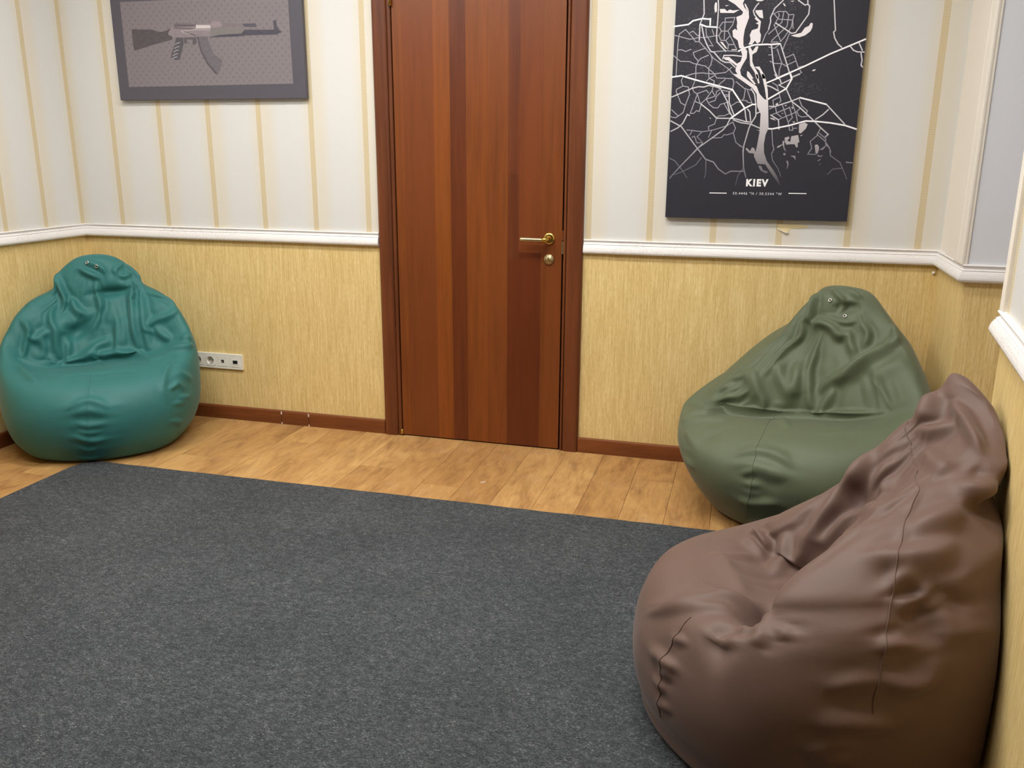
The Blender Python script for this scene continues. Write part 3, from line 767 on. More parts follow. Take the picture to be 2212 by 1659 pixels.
def text_mesh(name, body, size, x, z, y, mat, parent, bold=0.0, spacing=1.0, sx=1.0):
    cu = bpy.data.curves.new(name, 'FONT')
    cu.body = body
    cu.size = size
    cu.offset = bold
    cu.space_character = spacing
    o = bpy.data.objects.new(name, cu)
    col.objects.link(o)
    dg = bpy.context.evaluated_depsgraph_get()
    me = bpy.data.meshes.new_from_object(o.evaluated_get(dg))
    bpy.data.objects.remove(o, do_unlink=True)
    xs = [v.co.x for v in me.vertices]
    ys = [v.co.y for v in me.vertices]
    cx, cy = (min(xs) + max(xs)) / 2, (min(ys) + max(ys)) / 2
    for v in me.vertices:
        v.co = Vector((x + (v.co.x - cx) * sx, y, z + (v.co.y - cy)))
    me.materials.clear()
    me.materials.append(mat)
    return link(bpy.data.objects.new(name, me), parent)

# --- city map
MX0, MX1, MZ0, MZ1 = -0.3505, 0.3590, 1.069, 2.075
YM = YB - 0.0265
def fading_print(name, c_lo, c_hi, z0, z1):
    t = NT(name)
    tc = t.n('ShaderNodeTexCoord')
    s = t.n('ShaderNodeSeparateXYZ')
    t.l(tc.outputs['Object'], s.inputs[0])
    r = t.n('ShaderNodeMapRange')
    r.inputs[1].default_value = z0; r.inputs[2].default_value = z1
    t.l(s.outputs[2], r.inputs[0])
    return t.out(t.mix(r.outputs[0], c_lo, c_hi), 0.5, 0, 0.3)
dark_ink = srgb(46, 44, 54)
cm = NT('map_canvas')
nz = cm.noise(cm.coord((1, 1, 1)), 900, 1.0)
M['map'] = cm.out(cm.mix(nz, srgb(42, 41, 50), srgb(50, 49, 58)), 0.5, 0, 0.3)
mp = empty('city_map_canvas', ((MX0 + MX1) / 2, YB, MZ0))
tag(mp, 'tall dark canvas print of a white city street map, right of the door', 'wall art')
canvas('canvas', MX0, MX1, MZ0, MZ1, M['map'], mp)
road_mats = {1: fading_print('print_main_road', dark_ink, srgb(244, 243, 248), MZ0 + 0.14, MZ0 + 0.36),
             2: fading_print('print_road', dark_ink, srgb(206, 203, 210), MZ0 + 0.08, MZ0 + 0.42),
             3: fading_print('print_lane', dark_ink, srgb(168, 165, 174), MZ0 + 0.08, MZ0 + 0.42)}
water_mat = fading_print('print_water', dark_ink, srgb(232, 225, 229), MZ0 + 0.12, MZ0 + 0.50)
for k, w in ((3, 0.0033), (2, 0.0045), (1, 0.0058)):
    bm = bmesh.new()
    for i, pl in enumerate(MAP_ROADS[k]):
        strip_mesh(bm, [(MX0 + a * 1e-4, MZ0 + b * 1e-4) for a, b in pl], w, YM - 0.0002 * (4 - k) - 0.0001 - 0.000002 * i)
    clip_top(bm, MZ1 - 0.003)
    face_room(bm)
    tag(mesh_obj({1: 'main_roads', 2: 'roads', 3: 'lanes'}[k], bm, road_mats[k], mp), kind='stuff')
bm = bmesh.new()
for i, pl in enumerate(MAP_WATER):
    if i < 3:
        b2 = bmesh.new()
    poly_mesh(b2 if i < 3 else bm, [(MX0 + a * 1e-4, MZ0 + b * 1e-4) for a, b in pl], YM - 0.00075 - 0.00002 * (i % 12))
    if i < 3:
        clip_top(b2, MZ1 - 0.003)
        face_room(b2)
        mesh_obj('river', b2, water_mat, mp)
clip_top(bm, MZ1 - 0.003)
face_room(bm)
tag(mesh_obj('lakes', bm, water_mat, mp), kind='stuff')
# hazy built-up areas: tiny street marks
rr = random.Random(11)
bm = bmesh.new()
for i in range(1500):
    cx, cz, sx, sz = rr.choice([(0.12, 0.52, 0.09, 0.10), (0.20, 0.66, 0.10, 0.10), (0.10, 0.72, 0.07, 0.09), (0.43, 0.63, 0.06, 0.07), (0.47, 0.50, 0.08, 0.05), (0.40, 0.82, 0.07, 0.06), (0.26, 0.55, 0.07, 0.07)])
    a, b = rr.gauss(cx, sx * 0.55), rr.gauss(cz, sz * 0.55)
    if not (0.01 < a < 0.69 and 0.2 < b < 0.98):
        continue
    ang = rr.choice([0.2, 0.2 + math.pi / 2, rr.random() * 3])
    l = rr.uniform(0.003, 0.010)
    strip_mesh(bm, [(MX0 + a, MZ0 + b), (MX0 + a + l * math.cos(ang), MZ0 + b + l * math.sin(ang))], 0.0011, YM - 0.00012)
face_room(bm)
sm = mesh_obj('street_haze', bm, plain('print_haze', srgb(86, 83, 93), 0.5), mp)
sm['kind'] = 'stuff'
white_ink = plain('print_white', srgb(244, 244, 246), 0.5)
text_mesh('lettering', 'KIEV', 0.0365, MX0 + 0.3575, MZ0 + 0.1440, YM - 0.0013, white_ink, mp, 0.0020, 1.28, 0.94)
text_mesh('coordinates', '50.4446 °N / 30.5344 °W', 0.0138, MX0 + 0.3605, MZ0 + 0.1020, YM - 0.0013, plain('print_grey', srgb(206, 206, 210), 0.5), mp, 0.0003, 1.30, 1.0)
for xa, xb, zl in ((0.1735, 0.2415, 0.1015), (0.4805, 0.5485, 0.1050)):
    bm = bmesh.new()
    strip_mesh(bm, [(MX0 + xa, MZ0 + zl), (MX0 + xb, MZ0 + zl)], 0.0036, YM - 0.0012)
    face_room(bm)
    mesh_obj('rule_line', bm, white_ink, mp)

# --- rifle print
GX0, GX1, GZ0, GZ1 = -2.949, -1.967, 1.5545, 2.048
rp = empty('rifle_canvas', ((GX0 + GX1) / 2, YB, GZ0))
tag(rp, 'wide dark grey canvas print of a rifle on a patterned ground, left of the door', 'wall art')
canvas('canvas', GX0, GX1, GZ0, GZ1, plain('print_border', srgb(80, 77, 86), 0.45), rp)
t = NT('print_patterned_ground')
tc = t.n('ShaderNodeTexCoord')
s = t.n('ShaderNodeSeparateXYZ')
t.l(tc.outputs['Object'], s.inputs[0])
CELL = 0.034
def motif(ox, oz):
    a = t.math('SUBTRACT', t.math('FRACT', t.math('ADD', t.math('DIVIDE', s.outputs[0], CELL), ox)), 0.5)
    b = t.math('SUBTRACT', t.math('FRACT', t.math('ADD', t.math('DIVIDE', s.outputs[2], CELL), oz)), 0.5)
    r = t.math('SQRT', t.math('ADD', t.math('MULTIPLY', a, a), t.math('MULTIPLY', b, b)))
    ang = t.math('ARCTAN2', b, a)
    pet = t.math('ADD', 0.17, t.math('MULTIPLY', t.math('COSINE', t.math('MULTIPLY', ang, 4.0)), 0.085))
    return t.math('LESS_THAN', r, pet)
mk = t.math('MAXIMUM', motif(0.0, 0.0), motif(0.5, 0.5))
gr = t.noise(t.coord((1, 1, 1)), 600, 2.0)
base = t.mix(t.math('MULTIPLY', gr, 0.5), srgb(124, 116, 120), srgb(134, 127, 128))
M['ground'] = t.out(t.mix(t.math('MULTIPLY', mk, t.math('MULTIPLY', t.noise(t.coord((1, 1, 1)), 90, 2.0), 0.8)), base, srgb(98, 90, 94)), 0.5, 0, 0.3)
bm = bmesh.new()
vs = [bm.verts.new((GX0 + a, YM - 0.0002, GZ0 + b)) for a, b in ((0.056, 0.0585), (0.920, 0.0625), (0.918, 0.428), (0.054, 0.432))]
bm.faces.new(vs)
face_room(bm)
ground = mesh_obj('patterned_ground', bm, M['ground'], rp)
cols = {'stock': (84, 78, 82), 'receiver': (134, 124, 128), 'cover': (112, 103, 108), 'bolt': (196, 188, 188), 'sight': (142, 128, 134), 'upperguard': (118, 110, 114),
        'lowerguard': (122, 116, 116), 'gastube': (84, 82, 92), 'barrel': (74, 72, 82), 'foresight': (78, 76, 86), 'grip': (86, 82, 88), 'guard': (92, 86, 92),
        'magazine': (106, 100, 107), 'magedge': (86, 80, 88)}
nm = {'cover': 'receiver_cover', 'bolt': 'bolt', 'sight': 'rear_sight', 'upperguard': 'upper_handguard', 'lowerguard': 'lower_handguard', 'gastube': 'gas_tube',
      'guard': 'trigger_guard', 'magedge': 'magazine_edge'}
order = ['stock', 'barrel', 'receiver', 'cover', 'bolt', 'sight', 'upperguard', 'lowerguard', 'gastube', 'foresight', 'guard', 'grip', 'magazine', 'magedge']
for i, k in enumerate(order):
    bm = bmesh.new()
    poly_mesh(bm, [(GX0 + a * 1e-4, GZ0 + b * 1e-4) for a, b in RIFLE[k]], YM - 0.0004 - 0.00004 * i)
    face_room(bm)
    tt = NT('print_rifle_' + k)
    nz = tt.noise(tt.coord((1, 1, 2.5)), 40, 3.0)
    c = cols[k]
    mat = tt.out(tt.mix(nz, srgb(*[max(0, v - 12) for v in c]), srgb(*[min(255, v + 12) for v in c])), 0.5, 0, 0.3)
    mesh_obj('printed_' + nm.get(k, k), bm, mat, rp)
# grip ribs and receiver lines
def ln(pts, w, c, name):
    bm = bmesh.new()
    for p in pts:
        strip_mesh(bm, [(GX0 + a * 1e-4, GZ0 + b * 1e-4) for a, b in p], w, YM - 0.0012)
    face_room(bm)
    mesh_obj(name, bm, plain('print_' + name, srgb(*c), 0.5), rp)
gp = RIFLE['grip']
cxg = sum(p[0] for p in gp) / len(gp)
zs = [p[1] for p in gp]
ribs = []
for f in (0.25, 0.42, 0.58, 0.74, 0.88):
    zz = max(zs) + (min(zs) - max(zs)) * f
    xc = gp[0][0] * (1 - f) + gp[6][0] * f
    ribs.append([(xc + 10, zz - 60), (xc + 130, zz), (xc + 290, zz + 30)])
ln(ribs, 0.004, (148, 146, 152), 'grip_ribs')
rc = RIFLE['receiver']
ln([[(3350, 3110), (4300, 3060)], [(3300, 3240), (4400, 3190)], [(3800, 2950), (4420, 2760)]], 0.0028, (78, 70, 76), 'receiver_shadow_lines')
ln([[(3650, 2980), (4450, 3010), (5180, 2990)], [(3700, 2940), (4300, 2790)]], 0.0030, (176, 166, 168), 'receiver_glints')

# ------------------------------------------------------------------ beanbag chairs
def catmull_w(t):
    t2, t3 = t * t, t * t * t
    return np.stack([-0.5 * t3 + t2 - 0.5 * t, 1.5 * t3 - 2.5 * t2 + 1, -1.5 * t3 + 2 * t2 + 0.5 * t, 0.5 * t3 - 0.5 * t2], -1)

class Bag:
    """closed sewn cover: rings of 8 control points (front, front-right, right, ... seen by someone facing the chair)
    local axes: f forward, s to the viewer's right, z up"""
    def __init__(self, levels, top, bottom=(0, 0, 0.0)):
        self.net = np.array(levels, float)                 # nl x 8 x 3
        nl = len(levels)
        b = np.repeat(np.array(bottom, float)[None], 8, 0)
        t = np.repeat(np.array(top, float)[None], 8, 0)
        n = self.net
        self.full = np.concatenate([(2 * b - np.roll(n[0], 4, 0))[None] * 0 + np.roll(n[0], 4, 0)[None], b[None], n, t[None], np.roll(n[-1], 4, 0)[None]])
        self.nv = nl + 1                                   # spans from the bottom pole to the top pole
    def eval(self, u, v):
        """u in [0,1) round the bag, v in [0,1] from the bottom pole to the top pole"""
        u = np.asarray(u, float); v = np.asarray(v, float)
        uu = (u % 1.0) * 8
        iu = np.floor(uu).astype(int); wu = catmull_w(uu - iu)
        vv = np.clip(v, 0, 1) * self.nv
        iv = np.minimum(np.floor(vv).astype(int), self.nv - 1); wv = catmull_w(vv - iv)
        out = np.zeros(u.shape + (3,))
        for a in range(4):
            row = iv + a
            acc = np.zeros_like(out)
            for c in range(4):
                acc += wu[..., c, None] * self.full[row, (iu + c - 1) % 8]
            out += wv[..., a, None] * acc
        return out
    def normal(self, u, v, e=2e-3):
        du = self.eval(u + e, v) - self.eval(u - e, v)
        dv = self.eval(u, np.clip(v + e, 0, 1)) - self.eval(u, np.clip(v - e, 0, 1))
        n = np.cross(du, dv)
        n /= np.linalg.norm(n, axis=-1, keepdims=True) + 1e-12
        return n

def ring(F, B, S, w, wl=None, fr=None, fl=None, br=None, bl=None, k=0.74, Sl=None):
    """F, B: (f, z) of the front and back points; S: (f, z) of the side points, half widths w (right) and wl (left)"""
    wl = w if wl is None else wl
    Sl = S if Sl is None else Sl
    def dg(E, Sd, ww):
        return (Sd[0] + (E[0] - Sd[0]) * k, ww * k, Sd[1] + (E[1] - Sd[1]) * k)
    FR = fr or dg(F, S, w)
    a = dg(F, Sl, wl); FL = fl or (a[0], -a[1], a[2])
    BR = br or dg(B, S, w)
    a = dg(B, Sl, wl); BL = bl or (a[0], -a[1], a[2])
    return [(F[0], 0, F[1]), FR, (S[0], w, S[1]), BR, (B[0], 0, B[1]), BL, (Sl[0], -wl, Sl[1]), FL]

def stroke_samples(bag, pts, n):
    """dense samples along a fold given in surface coordinates (u, v)"""
    p = np.array(pts, float)
    if len(p) == 1:
        p = np.repeat(p, 2, 0)
    seg = np.linspace(0, len(p) - 1, n)
    pp = np.concatenate([2 * p[:1] - p[1:2], p, 2 * p[-1:] - p[-2:-1]])
    i = np.minimum(np.floor(seg).astype(int), len(p) - 2)
    w = catmull_w(seg - i)
    q = sum(w[:, k, None] * pp[i + k] for k in range(4))
    return q[:, 0], q[:, 1]

def apply_strokes(bag, U, V, P, N, strokes):
    """press folds into / raise ridges out of the cover; every fold is (kind, width, depth, [(u, v), ...])"""
    H = np.zeros(U.shape)
    for kind, w, d, pts in strokes:
        w *= 0.001; d *= 0.001
        n = max(20, 18 * (len(pts) - 1))
        su, sv = stroke_samples(bag, pts, n)
        Q = bag.eval(su, sv)
        NQ = bag.normal(su, sv)
        T = np.gradient(Q, axis=0)
        T /= np.linalg.norm(T, axis=1, keepdims=True) + 1e-9
        Bn = np.cross(NQ, T)
        lo, hi = Q.min(0) - 6 * w, Q.max(0) + 6 * w
        m = ((P > lo) & (P < hi)).all(-1)
        X = P[m]
        if not len(X):
            continue
        D2 = ((X[:, None, :] - Q[None]) ** 2).sum(-1)
        j = D2.argmin(1)
        dv = X - Q[j]
        along = (dv * T[j]).sum(1)
        end = ((j == 0) & (along < 0)) | ((j == n - 1) & (along > 0))
        side = (dv * Bn[j]).sum(1)
        r = np.where(end, np.sqrt(D2[np.arange(len(X)), j]), np.abs(side) + 0.15 * np.sqrt(np.maximum(D2[np.arange(len(X)), j] - side ** 2, 0)))
        tt = (j + 0.5) / n
        tap = np.clip(np.minimum(tt, 1 - tt) / 0.30, 0, 1)
        tap = tap * tap * (3 - 2 * tap)
        tap = np.where(end, 0.0, tap)
        r = r / (0.45 + 0.55 * tap)
        side = side / (0.45 + 0.55 * tap)
        facing = np.clip((N[m] * NQ[j]).sum(1) * 1.6 + 0.3, 0, 1)
        x = r / w
        if kind == 'v':        # valley with soft shoulders
            h = -np.exp(-x * x) + 0.30 * np.exp(-((x - 1.9) / 0.9) ** 2)
        elif kind == 'r':      # ridge
            h = np.exp(-x * x * 0.9) - 0.22 * np.exp(-((x - 2.0) / 0.9) ** 2)
        elif kind == 'b':      # broad bulge or dent
            h = np.exp(-x * x * 0.7)
        else:                  # 's': overlapping step, raised on the left of the stroke, tucked under on the right
            sx = side / w
            h = np.where(sx > 0, np.exp(-(sx / 2.6) ** 1.5), np.exp(-(sx / 0.45) ** 2) - 0.55 * np.exp(-((sx + 1.1) / 0.8) ** 2))
        H[m] += d * h * tap * facing
    return H

def cloth_relax(P0, X, SU, SV, iters, hold, bend, settle=12):
    """let the cover behave like cloth. P0: pattern (nr x nu grid, closed in u) giving the sewn edge lengths, SU / SV: extra length
    of cloth across / up the panels, X: starting shape with the main folds pressed in. Excess length buckles into folds."""
    nr, nu, _ = P0.shape
    T = X.copy()
    def L(A, B):
        return np.linalg.norm(A - B, axis=-1)
    RU = L(P0, np.roll(P0, -1, 1)) * (1 + SU)
    RV = L(P0[:-1], P0[1:]) * (1 + SV[:-1])
    dg = 0.5 * (SU + SV)[:-1]
    RD = L(P0[:-1], np.roll(P0, -1, 1)[1:]) * (1 + dg)
    RE = L(np.roll(P0, -1, 1)[:-1], P0[1:]) * (1 + dg)
    def solve(A, B, rest, k):
        d = B - A
        l = np.sqrt((d * d).sum(-1)) + 1e-9
        return (0.5 * k * (l - rest) / l)[..., None] * d
    e0, o0 = np.arange(0, nu, 2), np.arange(1, nu, 2)
    rows = [np.arange(st, nr - 1, 2) for st in (0, 1)]
    for it in range(iters):
        last = it >= iters - settle
        X += (0.0 if last else hold) * (T - X)
        ks = 0.25 if last else 1.0
        for cols in (e0, o0):
            nx = (cols + 1) % nu
            c = solve(X[:, cols], X[:, nx], RU[:, cols], ks)
            X[:, cols] += c; X[:, nx] -= c
            for r0 in rows:
                i0, i1 = np.ix_(r0, cols), np.ix_(r0 + 1, nx)
                c = solve(X[i0], X[i1], RD[i0], 0.4 * ks)
                X[i0] += c; X[i1] -= c
                i0, i1 = np.ix_(r0, nx), np.ix_(r0 + 1, cols)
                c = solve(X[i0], X[i1], RE[np.ix_(r0, cols)], 0.4 * ks)
                X[i0] += c; X[i1] -= c
        for r0 in rows:
            c = solve(X[r0], X[r0 + 1], RV[r0], ks)
            X[r0] += c; X[r0 + 1] -= c
        # bending stiffness: biharmonic smoothing
        Lp = lap(X)
        X -= bend * lap(Lp)
        np.maximum(X[..., 2], 0.0, out=X[..., 2])
    return X

def lap(X):
    m = 0.25 * (np.roll(X, 1, 1) + np.roll(X, -1, 1)) - 0.5 * X
    m[1:-1] += 0.25 * (X[:-2] + X[2:]) - 0.5 * X[1:-1]
    return m

def slack_map(U, V, blobs, base=0.0):
    """blobs: (u, v, half width in u, half width in v, amount)"""
    S = np.full(U.shape, base)
    for u0, v0, du, dv, a in blobs:
        x = ((U - u0 + 0.5) % 1.0 - 0.5) / du
        y = (V - v0) / dv
        S = S + a * np.exp(-(x * x) ** 2 - (y * y) ** 2)
    return S

def resample(D, nr2, nu2):
    """smooth (cubic) resampling of a grid closed in u"""
    nr, nu, _ = D.shape
    u = np.arange(nu2) * nu / nu2
    i = np.floor(u).astype(int); w = catmull_w(u - i)
    A = sum(w[None, :, k, None] * D[:, (i + k - 1) % nu] for k in range(4))
    v = (np.arange(nr2) + 1.0) * (nr + 1) / (nr2 + 1) - 1.0
    i = np.floor(v).astype(int); w = catmull_w(v - i)
    return sum(w[:, k, None, None] * A[np.clip(i + k - 1, 0, nr - 1)] for k in range(4))

def bag_grid(bag, strokes, nu, nv, seed, slack=((), ()), coarse=2, iters=(130, 40), hold=(0.022, 0.14), bend=(0.12, 0.036), amp=(1.8, 1.2)):
    prev = None
    for st in (0, 1):
        n_u, n_v = (nu // coarse, nv // coarse) if st == 0 else (nu, nv)
        us = np.arange(n_u) / n_u
        vs = np.linspace(0, 1, n_v + 1)[1:-1]
        U, V = np.meshgrid(us, vs)
        P = bag.eval(U, V)
        N = bag.normal(U, V)
        SU, SV = slack_map(U, V, slack[0], 0.004), slack_map(U, V, slack[1], 0.004)
        H = amp[st] * apply_strokes(bag, U, V, P, N, [(k, w, d * (1.0 if st == 0 else 1.5 if w < 10 else 0.6), p) for k, w, d, p in strokes if st == 1 or w >= 10])
        flat = P.reshape(-1, 3)
        up = np.clip((P[..., 2] - 0.05) / 0.1, 0, 1)
        loose = np.clip((SU + SV) / 0.1, 0.25, 1.5)
        q = (5.0, 12.0)[st]
        n1 = np.array([noise.noise(Vector((p[0] * q + seed, p[1] * q, p[2] * q))) for p in flat]).reshape(U.shape)
        H = H + up * loose * (0.010, 0.003)[st] * n1
        X = P + N * H[..., None]
        if prev is not None:
            X = X + resample(prev, X.shape[0], X.shape[1])
        X[..., 2] = np.maximum(X[..., 2], 0.0)
        X = cloth_relax(P, X, SU, SV, iters[st], hold[st], bend[st])
        prev = X - P
    return X

def make_bag(name, bag, place, heading, mat, label, strokes, seams, nu=300, nv=240, seed=0, limits=(), slack=((), ()), **relax):
    fx, fy = heading
    l = math.hypot(fx, fy); fx /= l; fy /= l
    Wf, Ws = np.array([fx, fy, 0]), np.array([-fy, fx, 0])
    root = empty(name, (place[0], place[1], place[2]))
    strokes = list(strokes) + [('v', 6, -1.8, pts) for pts, rad in seams]
    P = bag_grid(bag, strokes, nu, nv, seed, slack, **relax)
    def to_world(L):
        W = np.array([place[0], place[1], place[2]]) + L[..., 0:1] * Wf + L[..., 1:2] * Ws + L[..., 2:3] * np.array([0, 0, 1.0])
        for nrm, off in limits:                     # the cover flattens where it leans on a wall: keep n.x <= off
            nrm = np.array(nrm)
            ex = W @ nrm - off
            soft = 0.02
            ex = np.where(ex > -soft, np.where(ex > soft, ex, (ex + soft) ** 2 / (4 * soft)), 0)
            W = W - np.maximum(ex, 0)[..., None] * nrm
        return W
    W = to_world(P)
    bot = to_world(bag.eval(np.array([0.0]), np.array([0.0])))[0]
    top = to_world(bag.eval(np.array([0.0]), np.array([1.0])))[0]
    nr = nv - 1
    verts = [tuple(p) for p in W.reshape(-1, 3)] + [tuple(bot), tuple(top)]
    faces = []
    for i in range(nr - 1):
        for j in range(nu):
            k = (j + 1) % nu
            faces.append((i * nu + j, i * nu + k, (i + 1) * nu + k, (i + 1) * nu + j))
    ib, it = nr * nu, nr * nu + 1
    for j in range(nu):
        k = (j + 1) % nu
        faces.append((ib, k, j))
        faces.append((it, (nr - 1) * nu + j, (nr - 1) * nu + k))
    me = bpy.data.meshes.new('cover')
    me.from_pydata(verts, [], faces)
    me.update()
    bm = bmesh.new(); bm.from_mesh(me)
    bmesh.ops.recalc_face_normals(bm, faces=bm.faces[:])
    bm.to_mesh(me); bm.free()
    for p in me.polygons:
        p.use_smooth = True
    me.materials.append(mat)
    cover = link(bpy.data.objects.new('cover', me), root)
    tag(root, label, 'beanbag')
    # stitched seams lying on the cover
    for pts, rad in seams:
        su, sv = stroke_samples(bag, pts, 90)
        fu = (su % 1.0) * nu
        ju = np.floor(fu).astype(int); tu = (fu - ju)[:, None]
        fv = np.clip(sv * nv - 1, 0, nr - 1.001)
        i0 = np.floor(fv).astype(int); ft = (fv - i0)[:, None]
        def smp(i, j):
            return W[np.clip(i, 0, nr - 1), j % nu]
        def bil(i, j):
            return (smp(i, j) * (1 - tu) + smp(i, j + 1) * tu) * (1 - ft) + (smp(i + 1, j) * (1 - tu) + smp(i + 1, j + 1) * tu) * ft
        A = bil(i0, ju)
        nn = np.cross(bil(i0, ju + 1) - bil(i0, ju - 1), bil(i0 + 1, ju) - bil(i0 - 1, ju))
        nn /= np.linalg.norm(nn, axis=1, keepdims=True) + 1e-9
        A = A + nn * rad * 0.35
        bm = bmesh.new()
        add_tube(bm, [tuple(p) for p in A], rad, 6)
        mesh_obj('seam', bm, mat, root, True)
    def at(u, v):
        i = int(np.clip(round(v * nv) - 1, 1, nr - 2)); j = int(round(u * nu)) % nu
        a = Vector(W[i, j])
        n = (Vector(W[i, (j + 1) % nu]) - Vector(W[i, j - 1])).cross(Vector(W[i + 1, j]) - Vector(W[i - 1, j])).normalized()
        return a, n
    return root, at

def eyelet(root, at, u, v, r=0.007):
    p, n = at(u, v)
    bm = bmesh.new()
    add_lathe(bm, p + n * 0.0015, n, [(0, r), (0.002, r), (0.0035, r * 0.85), (0.0035, r * 0.6), (0.0015, r * 0.5), (0.0005, r * 0.5)], 16)
    e = mesh_obj('eyelet', bm, M['steel'], root, True)
    e['label'] = 'small metal vent eyelet'

TEAL_S = [
 ('b', 45, -32, [(0.0533,0.772),(0.0522,0.741)]),
 ('v', 12, -16, [(0.9111,0.8662),(0.9778,0.8329),(1.0367,0.8097)]),
 ('r', 12, 12, [(0.9278,0.9038),(1.0244,0.8739),(1.0589,0.8285)]),
 ('v', 12, -14, [(0.7856,0.8274),(0.87,0.7465),(0.8956,0.6834)]),
 ('v', 14, -16, [(0.9022,0.741),(0.9378,0.6967),(0.9767,0.6845)]),
 ('r', 12, 16, [(0.0,0.7919),(0.0122,0.7288),(0.0122,0.6822)]),
 ('r', 10, 12, [(0.0111,0.6845),(-0.0044,0.6534),(-0.0178,0.6324)]),
 ('b', 40, -24, [(0.9433,0.6546),(0.9678,0.6235)]),
 ('r', 11, 13, [(0.9022,0.6667),(0.93,0.6235),(0.9389,0.5958),(0.9356,0.5427)]),
 ('v', 12, -14, [(0.8978,0.6579),(0.9144,0.6158),(0.9278,0.5515)]),
 ('v', 11, -18, [(0.8444,0.6933),(0.9022,0.6313),(0.9144,0.5692)]),
 ('v', 12, -11, [(0.8256,0.5859),(0.8756,0.6014),(0.8956,0.5759)]),
 ('v', 12, -14, [(0.8311,0.4784),(0.8878,0.4939),(0.9178,0.5338)]),
 ('r', 14, 10, [(0.8556,0.6036),(0.8967,0.6302)]),
 ('v', 15, -20, [(0.1544,0.7897),(0.1111,0.7022),(0.0844,0.6246),(0.0822,0.5582)]),
 ('r', 16, 11, [(0.1967,0.7454),(0.1378,0.6811),(0.1111,0.6235),(0.0989,0.5449)]),
 ('r', 11, 14, [(0.0633,0.6667),(0.0589,0.618),(0.0444,0.5681)]),
 ('v', 13, -12, [(0.0489,0.6612),(0.0422,0.6069),(0.0333,0.5715)]),
 ('v', 16, -18, [(0.0356,0.6125),(-0.0033,0.5925),(-0.0411,0.5626)]),
 ('v', 12, -15, [(0.26,0.5659),(0.16,0.6169),(0.1189,0.6125)]),
 ('v', 8, -12, [(0.1044,0.618),(0.1322,0.5925)]),
 ('r', 14, 9, [(0.1344,0.6147),(0.1722,0.515)]),
 ('v', 10, -9, [(0.22,0.6967),(0.2578,0.628),(0.2611,0.5715)]),
 ('v', 14, -16, [(0.2322,0.3831),(0.1856,0.4285),(0.1478,0.4651)]),
 ('r', 14, 9, [(0.2422,0.4164),(0.1944,0.4717)]),
 ('v', 10, -9, [(0.1622,0.4075),(0.1189,0.3676),(0.1078,0.3078),(0.12,0.2612)]),
 ('v', 10, -11, [(0.1367,0.3565),(0.1878,0.2912)]),
 ('v', 9, -10, [(0.1189,0.2989),(0.1467,0.3111)]),
 ('v', 8, -12, [(0.1367,0.2679),(0.1744,0.2535)]),
 ('r', 9, 8, [(0.1289,0.3244),(0.1611,0.2812)]),
 ('v', 9, -7, [(0.1178,0.2114),(0.1578,0.1881)]),
 ('r', 9, 7, [(0.1233,0.2568),(0.1678,0.2435)]),
 ('v', 15, -17, [(0.9622,0.2768),(0.9833,0.2978),(1.0,0.3056),(1.0167,0.2934),(1.0311,0.2668)]),
 ('r', 16, 11, [(0.9667,0.2668),(0.9989,0.2779),(1.0289,0.2579)]),
 ('v', 10, -9, [(0.9767,0.2457),(0.9967,0.2347),(1.0256,0.2402)]),
 ('v', 11, -10, [(0.97,0.2103),(0.9933,0.1926),(1.0189,0.1903)]),
 ('v', 8, -6, [(0.9733,0.1726),(0.99,0.1604),(1.0089,0.1671)]),
 ('v', 8, -5, [(0.9667,0.1316),(0.9844,0.1161),(1.0056,0.1228)]),
 ('r', 9, 6, [(0.9756,0.2225),(0.9956,0.2147),(1.0167,0.2169)]),
 ('v', 8, -6, [(0.9789,0.5593),(0.9956,0.5205),(1.01,0.4274)]),
 ('v', 9, -4, [(0.9444,0.4075),(0.9644,0.4108),(0.9844,0.4152),(1.0078,0.4108),(1.0344,0.4108),(1.0611,0.4064),(1.0867,0.3986)]),
 ('v', 14, -13, [(0.8456,0.4385),(0.8911,0.3997),(0.9233,0.3676)]),
 ('v', 15, -18, [(0.9133,0.4319),(0.9378,0.5327),(0.9789,0.5604),(1.0122,0.5615),(1.0444,0.5593),(1.0744,0.5238),(1.1067,0.4441),(1.1444,0.4463)]),
 ('v', 10, -8, [(0.2267,0.8651),(0.1144,0.8495),(0.1,0.8185)]),
 ('r', 10, 8, [(0.2,0.8817),(0.2367,0.8019),(0.2356,0.7509)]),
 ('v', 9, -9, [(0.7878,0.7088),(0.8033,0.7775),(0.7589,0.8218)]),
 ('v', 9, -8, [(0.11,0.823),(0.1322,0.8074),(0.21,0.813)]),
 ('v', 10, -8, [(0.7811,0.6003),(0.8333,0.5925),(0.8378,0.4651)]),
 ('r', 12, 8, [(0.7967,0.6147),(0.85,0.6047)]),
]
TEAL_SEAMS = [([(0.9967, 0.4042), (0.9989, 0.351), (0.9978, 0.3045), (0.9967, 0.2646), (0.9944, 0.2191), (0.99, 0.1604)], 0.0013000000000000002)]
TEAL_EYES = [(0.9644, 0.8916), (0.0189, 0.8651)]
